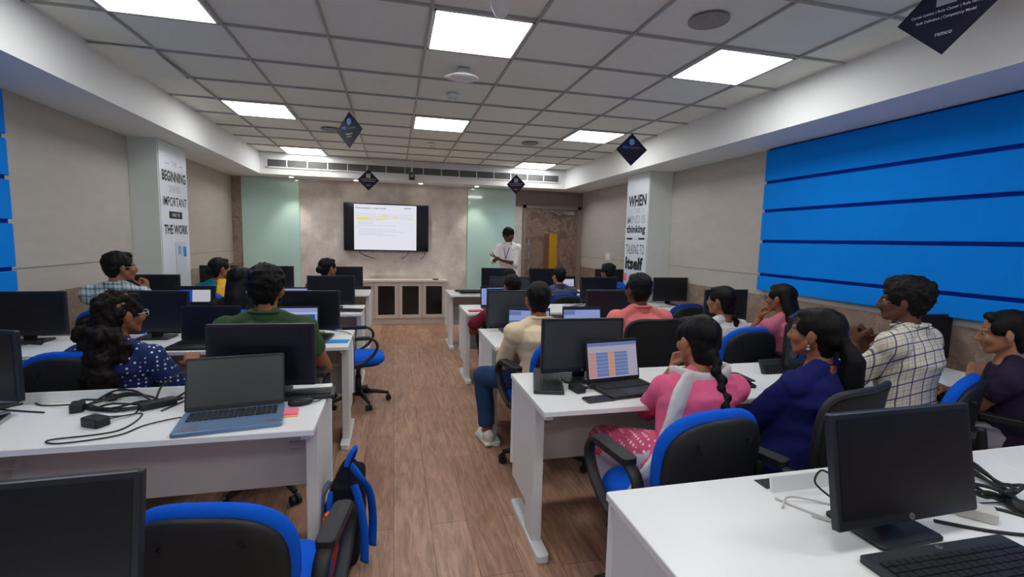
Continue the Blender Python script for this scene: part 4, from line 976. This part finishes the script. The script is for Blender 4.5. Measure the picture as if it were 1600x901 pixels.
            K.loft(g)
            if hair == 'curly':
                rd = random.Random(8)
                for k in range(95):
                    u = rd.random(); q = pts[1].lerp(pts[4], u)+sd*rd.uniform(-1, 1)*(.09+.13*u)+bk*rd.uniform(-.03, .06); K.ell(q, rd.uniform(.035, .055))
        blob('hair', K, hm, t, .0065, 1, .004 if hair != 'curly' else .022, 34 if hair != 'curly' else 26, (1, 1, .3) if hair != 'curly' else (1, 1, .7))
    if beard:
        K = MB()
        if beard != 2:
            for s in (-1, 1): K.cap(H(s*.052, .002, -.048), H(s*.020, .060, -.088), .023*S, .020*S)
            K.ell(H(0, .060, -.092), (.026*S, .023*S, .018*S), RH)
            blob('beard', K, hm, t, .006, 1)
        MB().tube(smoothpath([H(-.024, .080, -.056), H(0, .091, -.046), H(.024, .080, -.056)]), .0055*S, 8).build('moustache', hm, t, True)
    if glasses:
        G = MB()
        for s in (-1, 1):
            G.tube([H(s*.032+.021*cos(a), .098, -.002+.017*sin(a)) for a in [2*pi*k/16 for k in range(16)]], .0018, 6, True); G.tube([H(s*.052, .097, .002), H(s*.075, .05, .002), H(s*.08, -.005, .0)], .0018, 6)
        G.tube([H(-.011, .099, 0), H(.011, .099, 0)], .0018, 6); G.build('glasses', m_cablew if glasses == 2 else m_blackp, t, True)
    if earring:
        for s in (-1, 1): MB().ell(H(s*.084, -.004, -.048), .006).ell(H(s*.084, -.004, -.062), .008).build('earring', m_silver, t, True)
    if lanyard:
        fr_ = nb+V((0, .10*S, -.06)); 
        MB().tube(smoothpath([nb+V((0, -.055, .02)), nb+V((-.065, .0, .012)), nb+V((-.045, .085, -.07)), ch+V((0, .16*S, -.08))]), .006, 6, flat=.4).build('lanyard', lanyard, t, True)
        MB().tube(smoothpath([nb+V((0, -.055, .02)), nb+V((.065, .0, .012)), nb+V((.045, .085, -.07)), ch+V((0, .16*S, -.08))]), .006, 6, flat=.4).build('lanyard', lanyard, t, True)
        if stand: MB().rbox(ch+V((0, .15*S, -.16)), (.06, .006, .09), .004, axis=1).build('id_card', m_paper, t)
    t['info'] = 0; del t['info']
    return t, dict(nb=nb, ch=ch, sh=sh, el=el, wr=wr_, kn=kn, an=an, hip=hip, H=H, pel=pel, hc=hc, RH=RH)

NEAR, MID, FAR = .0062, .0075, .0085
jeans = cloth('blue_denim', (44, 66, 104), .15); dark = cloth('dark_trousers', (28, 28, 34)); white_sn = mat('white_sneaker', (222, 220, 214), .6, 0, .04)
black_sh = mat('black_shoe', (24, 22, 22), .45)
# 1 woman in pink
m_pinkc = cloth('pink_kurta', (226, 100, 140))
pk, J = person('person', 'woman in pink kurta and white scarf with a black braid, elbows on desk', (1.19, 1.70), D2(-8), (1.33, 1.86, 1.18), hy=D2(4), pitch=D2(-6), skin=2, shirt=m_pinkc, sleeve=1.15, pants=cloth('lilac_leggings', (188, 182, 196)), hair='braid', long=12, bo=.017,
   hands=[(1.30, 1.985, .90, 1), (1.41, 1.99, .89, 1)], poles=[(-.55, .1, -1), (.8, .1, -1)], hn=[(.6, -.7, .2), (-.6, -.7, .2), [(0.15, -.1, 1), (-.15, -.1, 1)]], curls=(1.7, 1.7), knees=[(-.45, 1, .6), (.1, 1, .5)], feet=[(-.13, .30, .09), (.08, .30, .09)], vox=NEAR, female=True, S=1.0, collar=False, shoes=black_sh)
nb, ch = J['nb'], J['ch']
W = MB(); pts = smoothpath([nb+V((.10, .05, .0)), nb+V((.11, -.03, .01)), nb+V((.04, -.088, -.005)), nb+V((-.05, -.085, -.01)), nb+V((-.105, -.03, .0)), nb+V((-.10, .06, -.02))], 5)
W.tube(pts, .016, 10, flat=2.6)
pe = J['pel']; wa = pe.lerp(nb, .30)
p2 = smoothpath([nb+V((-.03, -.08, -.005)), nb+V((-.095, -.09, -.015)), ch+V((-.13, -.105, .05)), ch.lerp(wa, .5)+V((-.15, -.115, 0)), wa+V((-.16, -.11, -.03)), pe+V((-.19, -.09, -.0)), pe+V((-.22, -.05, -.10))], 5)
W.tube(p2, [.030+.035*min(1, i/8) for i in range(len(p2))], 16, flat=.36, upv=(0, 1, .1))
blob('scarf', W, cloth('white_scarf', (212, 208, 206)), pk, .007, 3, .006, 14)
hm_ = J['hc']
blob('kurta_skirt', MB().cap(J['hip'][0]+V((-.0, .05, .02)), J['kn'][0]+V((0, 0, .015)), .105, .082), m_dots('pink_dotted_kurta', (222, 92, 128), (240, 220, 228), 42, .30), pk, .008, 2)
# 2 woman in navy
person('person', 'woman in a navy top with long ponytail and earrings, facing left', (1.69, 1.66), D2(8), (1.80, 1.69, 1.235), hy=D2(28), pitch=D2(2), skin=0, shirt=cloth('navy_knit', (24, 28, 92)), sleeve=1.8, pants=cloth('navy_trousers', (22, 24, 60)), hair='pony',
   hands=[(-.10, .36, .72), (.14, .38, .70)], vox=NEAR, female=True, S=1.0, collar=False, earring=True, lanyard=cloth('dark_lanyard', (30, 26, 34)), shoes=black_sh)
# 3 man in cream check shirt
m_chk = m_check('cream_navy_check', (222, 212, 196), [('u', 0, .12, (52, 66, 108), .85), ('v', 0, .12, (52, 66, 108), .85), ('u', .5, .05, (120, 130, 120), .6), ('v', .5, .05, (120, 130, 120), .6), ('u', .2, .03, (80, 90, 120), .6), ('v', .2, .03, (80, 90, 120), .6)], 15)
person('person', 'man in cream and navy check shirt with moustache, hand raised near chin', (2.58, 1.86), D2(16), (2.59, 1.92, 1.345), hy=D2(36), skin=1, shirt=m_chk, sleeve=1.3, pants=dark, hair='messy', beard=2,
   hands=[(2.49, 2.085, .975, 1), (2.57, 2.10, .955, 1)], hn=[(.5, -.5, .3), (-.5, -.5, .3), [(.1, .15, 1), (-.3, .0, 1)]], curls=(1.6, 1.5), poles=[(-.7, -.2, -1), (.7, -.2, -1)], vox=NEAR, S=1.02, shoes=black_sh)
# 4 woman in dark purple
person('person', 'woman in dark purple top at the right picture edge, arms crossed', (3.04, 1.66), D2(30), (3.02, 1.73, 1.20), hy=D2(40), pitch=D2(-8), skin=2, shirt=cloth('dark_purple_top', (46, 34, 58)), sleeve=.42, pants=cloth('pale_grey_skirt', (172, 168, 178)), hair='bun',
   hands=[(.063, .16, .82), (-.02, .30, .76)], poles=[(-.94, -.05, -.6), (1, .1, -1)], vox=NEAR, female=True, S=1.0, collar=False, shoes=black_sh)
# 5 man in cream shirt, leg out
person('person', 'man in a cream shirt and jeans with leg out in aisle', (.98, 3.02), D2(10), (.95, 3.08, 1.215), hy=D2(-6), skin=0, shirt=cloth('cream_shirt', (236, 216, 176)), sleeve=1.55, pants=jeans, hair='short', 
   hands=[(-.06, .33, .76), (.15, .36, .78)], poles=[(-.7, -.3, -1), (.6, -.2, -1)], knees=[(-.6, 1, .6), (.2, 1, .6)], feet=[(-.25, .36, .09), (.06, .36, .09)], vox=MID, S=1.0, shoes=white_sn)
# 6 man in salmon shirt
person('person', 'man in a salmon pink shirt seen from behind', (1.74, 3.08), D2(0), (1.715, 3.12, 1.275), hy=D2(8), skin=1, shirt=cloth('salmon_shirt', (236, 128, 122)), sleeve=1.3, pants=dark, hair='short', vox=MID, S=1.0, shoes=black_sh)
# 7 woman in white patterned top
person('person', 'woman in a white patterned top with one dark braid', (2.50, 3.12), D2(5), (2.43, 3.14, 1.185), hy=D2(30), skin=0, shirt=m_dots('white_print', (206, 202, 196), (176, 172, 168), 60, .35), sleeve=1.2, pants=dark, hair='braid', long=6, vox=MID, female=True, S=.98, collar=False, shoes=black_sh)
# 8 long haired woman
person('person', 'woman in pink stripes with long loose hair, chin on wrist', (2.92, 3.02), D2(10), (2.86, 3.02, 1.215), hy=D2(24), skin=0, shirt=cloth('dusty_pink', (196, 106, 128), .2), sleeve=1.1, pants=dark, hair='long', long=.34,
   hands=[(2.80, 3.145, .93, 1), (3.1, 3.2, .78, 1)], hn=[(.4, -.5, .3), (0, 0, -1), [(.1, -.1, 1), (0, 1, 0)]], curls=(1.5, .5), poles=[(-.7, 0, -1), (.6, 0, -1)], vox=MID, female=True, glasses=1, S=.98, collar=False, shoes=black_sh)
# 9 man in maroon
person('person', 'man in a maroon shirt mostly hidden behind a monitor', (1.12, 4.50), D2(8), (1.12, 4.52, 1.155), hy=D2(14), skin=0, shirt=cloth('maroon_shirt', (104, 26, 46)), sleeve=1.3, pants=dark, hair='short', hands=[(-.34, .16, .62), (.15, .35, .78)], poles=[(-1, -.5, -.4), (.6, -.2, -1)], vox=FAR, S=.98, shoes=black_sh)
# 10-12 farthest right row
person('person', 'far person whose hair shows above a monitor below presenter', (1.46, 6.02), 0, (1.455, 6.02, 1.12), hy=D2(14), skin=0, shirt=dark, pants=dark, hair='short', vox=FAR, S=.92, shoes=black_sh)
person('person', 'man in a dark grey blue shirt in farthest right row', (2.15, 5.98), 0, (2.12, 5.98, 1.145), hy=D2(22), skin=2, shirt=m_check('slate_stripes', (70, 78, 104), [('v', 0, .25, (92, 100, 128), .6)], 22), sleeve=.6, pants=dark, hair='short', vox=FAR, S=.95, shoes=black_sh)
person('person', 'messy haired man in blue in the farthest right row', (2.84, 6.05), 0, (2.85, 6.05, 1.195), hy=D2(30), skin=0, shirt=cloth('blue_tshirt', (30, 84, 190)), sleeve=.6, pants=dark, hair='messy', hands=[(-.2, .3, .8), (.24, .28, .86)], vox=FAR, S=.95, shoes=black_sh)
# left block
m_polka = m_dots('navy_polka', (34, 48, 98), (214, 218, 228), 44, .25)
person('person', 'curly haired woman in navy polka dot top with glasses', (-1.36, 2.86), D2(-4), (-1.36, 2.84, 1.185), hy=D2(-38), skin=0, shirt=m_polka, sleeve=1.2, pants=dark, hair='curly', hairm=m_hairb, long=.34, vox=MID, female=True, S=1.02, glasses=2, collar=False, hands=[(-.2, .3, .78), (.22, .2, .74)], shoes=black_sh)
o = blob('hair_clip', MB().cap((-.03, 0, 0), (.03, 0, .01), .012, .008), mat('beige_clip', (214, 190, 150), .4), None, .005); o.location = (-1.37, 2.71, 1.03); 
hc_ = [x for x in bpy.data.objects if x.get('label', '').startswith('curly')][0]
o.parent = hc_; o.location = Matrix.Rotation(D2(4), 3, 'Z') @ (V((-1.40, 2.70, 1.0))-V((-1.36, 2.86, 0)))
person('person', 'man in a green t-shirt seen from behind, left block', (-.70, 2.94), D2(0), (-.70, 2.98, 1.31), hy=D2(-12), skin=0, shirt=cloth('green_tshirt', (62, 84, 52)), sleeve=.6, pants=dark, hair='messy', beard=True, vox=MID, S=1.08, shoes=black_sh)
person('person', 'woman with long black hair beside the man in green', (-1.26, 4.42), D2(0), (-1.25, 4.42, 1.22), hy=D2(-6), skin=0, shirt=cloth('dark_top', (30, 28, 36)), sleeve=1.1, pants=dark, hair='long', long=.5, vox=FAR, female=True, S=1.02, collar=False, shoes=black_sh)
m_chk2 = m_check('pale_green_check', (186, 202, 204), [('u', 0, .22, (70, 100, 110), .7), ('v', 0, .22, (70, 100, 110), .7), ('u', .5, .08, (40, 60, 90), .7), ('v', .5, .08, (230, 235, 235), .7)], 15, 1)
person('person', 'man in pale green check shirt and glasses, fist at mouth', (-2.08, 4.36), D2(-10), (-2.09, 4.40, 1.325), hy=D2(-50), skin=0, shirt=m_chk2, sleeve=1.3, pants=dark, hair='short', glasses=2,
   hands=[(-1.95, 4.60, .8, 1), (-1.965, 4.505, 1.01, 1)], hn=[(0, 0, -1), (-.6, -.2, .2), [(0, 1, 0), (-.1, .1, 1)]], curls=(.5, 1.6), poles=[(-.6, 0, -1), (.7, 0, -1)], vox=MID, S=1.03, shoes=black_sh)
yw_, J = person('person', 'woman with a yellow scarf in farthest left row', (-1.80, 5.66), D2(0), (-1.78, 5.66, 1.235), hy=D2(-52), skin=0, shirt=cloth('teal_top', (20, 120, 140)), sleeve=1.1, pants=dark, hair='bun', vox=FAR, female=True, S=1.0, collar=False, shoes=black_sh)
p2 = smoothpath([J['nb']+V((.08, .06, -.1)), J['nb']+V((.07, -.02, .015)), J['nb']+V((.09, -.11, -.05)), J['nb']+V((.10, -.17, -.2)), J['nb']+V((.10, -.17, -.38))], 5)
blob('scarf', MB().tube(p2, .075, 14, flat=.25), cloth('yellow_scarf', (238, 178, 56), .2), yw_, .008, 2, .008, 16)
person('person', 'woman with tied black hair nearest the television', (-.76, 5.92), D2(0), (-.74, 5.92, 1.235), hy=D2(-48), skin=0, shirt=cloth('grey_top', (70, 66, 76)), sleeve=1.1, pants=dark, hair='bun', vox=FAR, female=True, S=1.0, collar=False, shoes=black_sh)
# presenter
person('person', 'presenter standing in a white shirt with blue lanyard, hands together', (1.86, 7.72), D2(148), (1.84, 7.68, 1.68), hy=D2(205), pitch=D2(-8), skin=1, shirt=mat('white_shirt', (242, 238, 238), .85, 0, .05, 10, .15, 300, .2), sleeve=1.25, pants=dark, hair='messy', beard=2, stand=True,
   hands=[(.02, .26, 1.16), (.10, .30, 1.20)], hn=[(0, 0, 1), (-.3, 0, 1), [(1, .4, .2), (.5, .8, .3)]], curls=(.4, .2), poles=[(-.8, -.4, -1), (.8, -.4, -1)], vox=.0075, S=.97, lanyard=cloth('blue_lanyard', (50, 70, 150)), shoes=black_sh, swm=.84)
bpy.data.scenes.remove(TS)
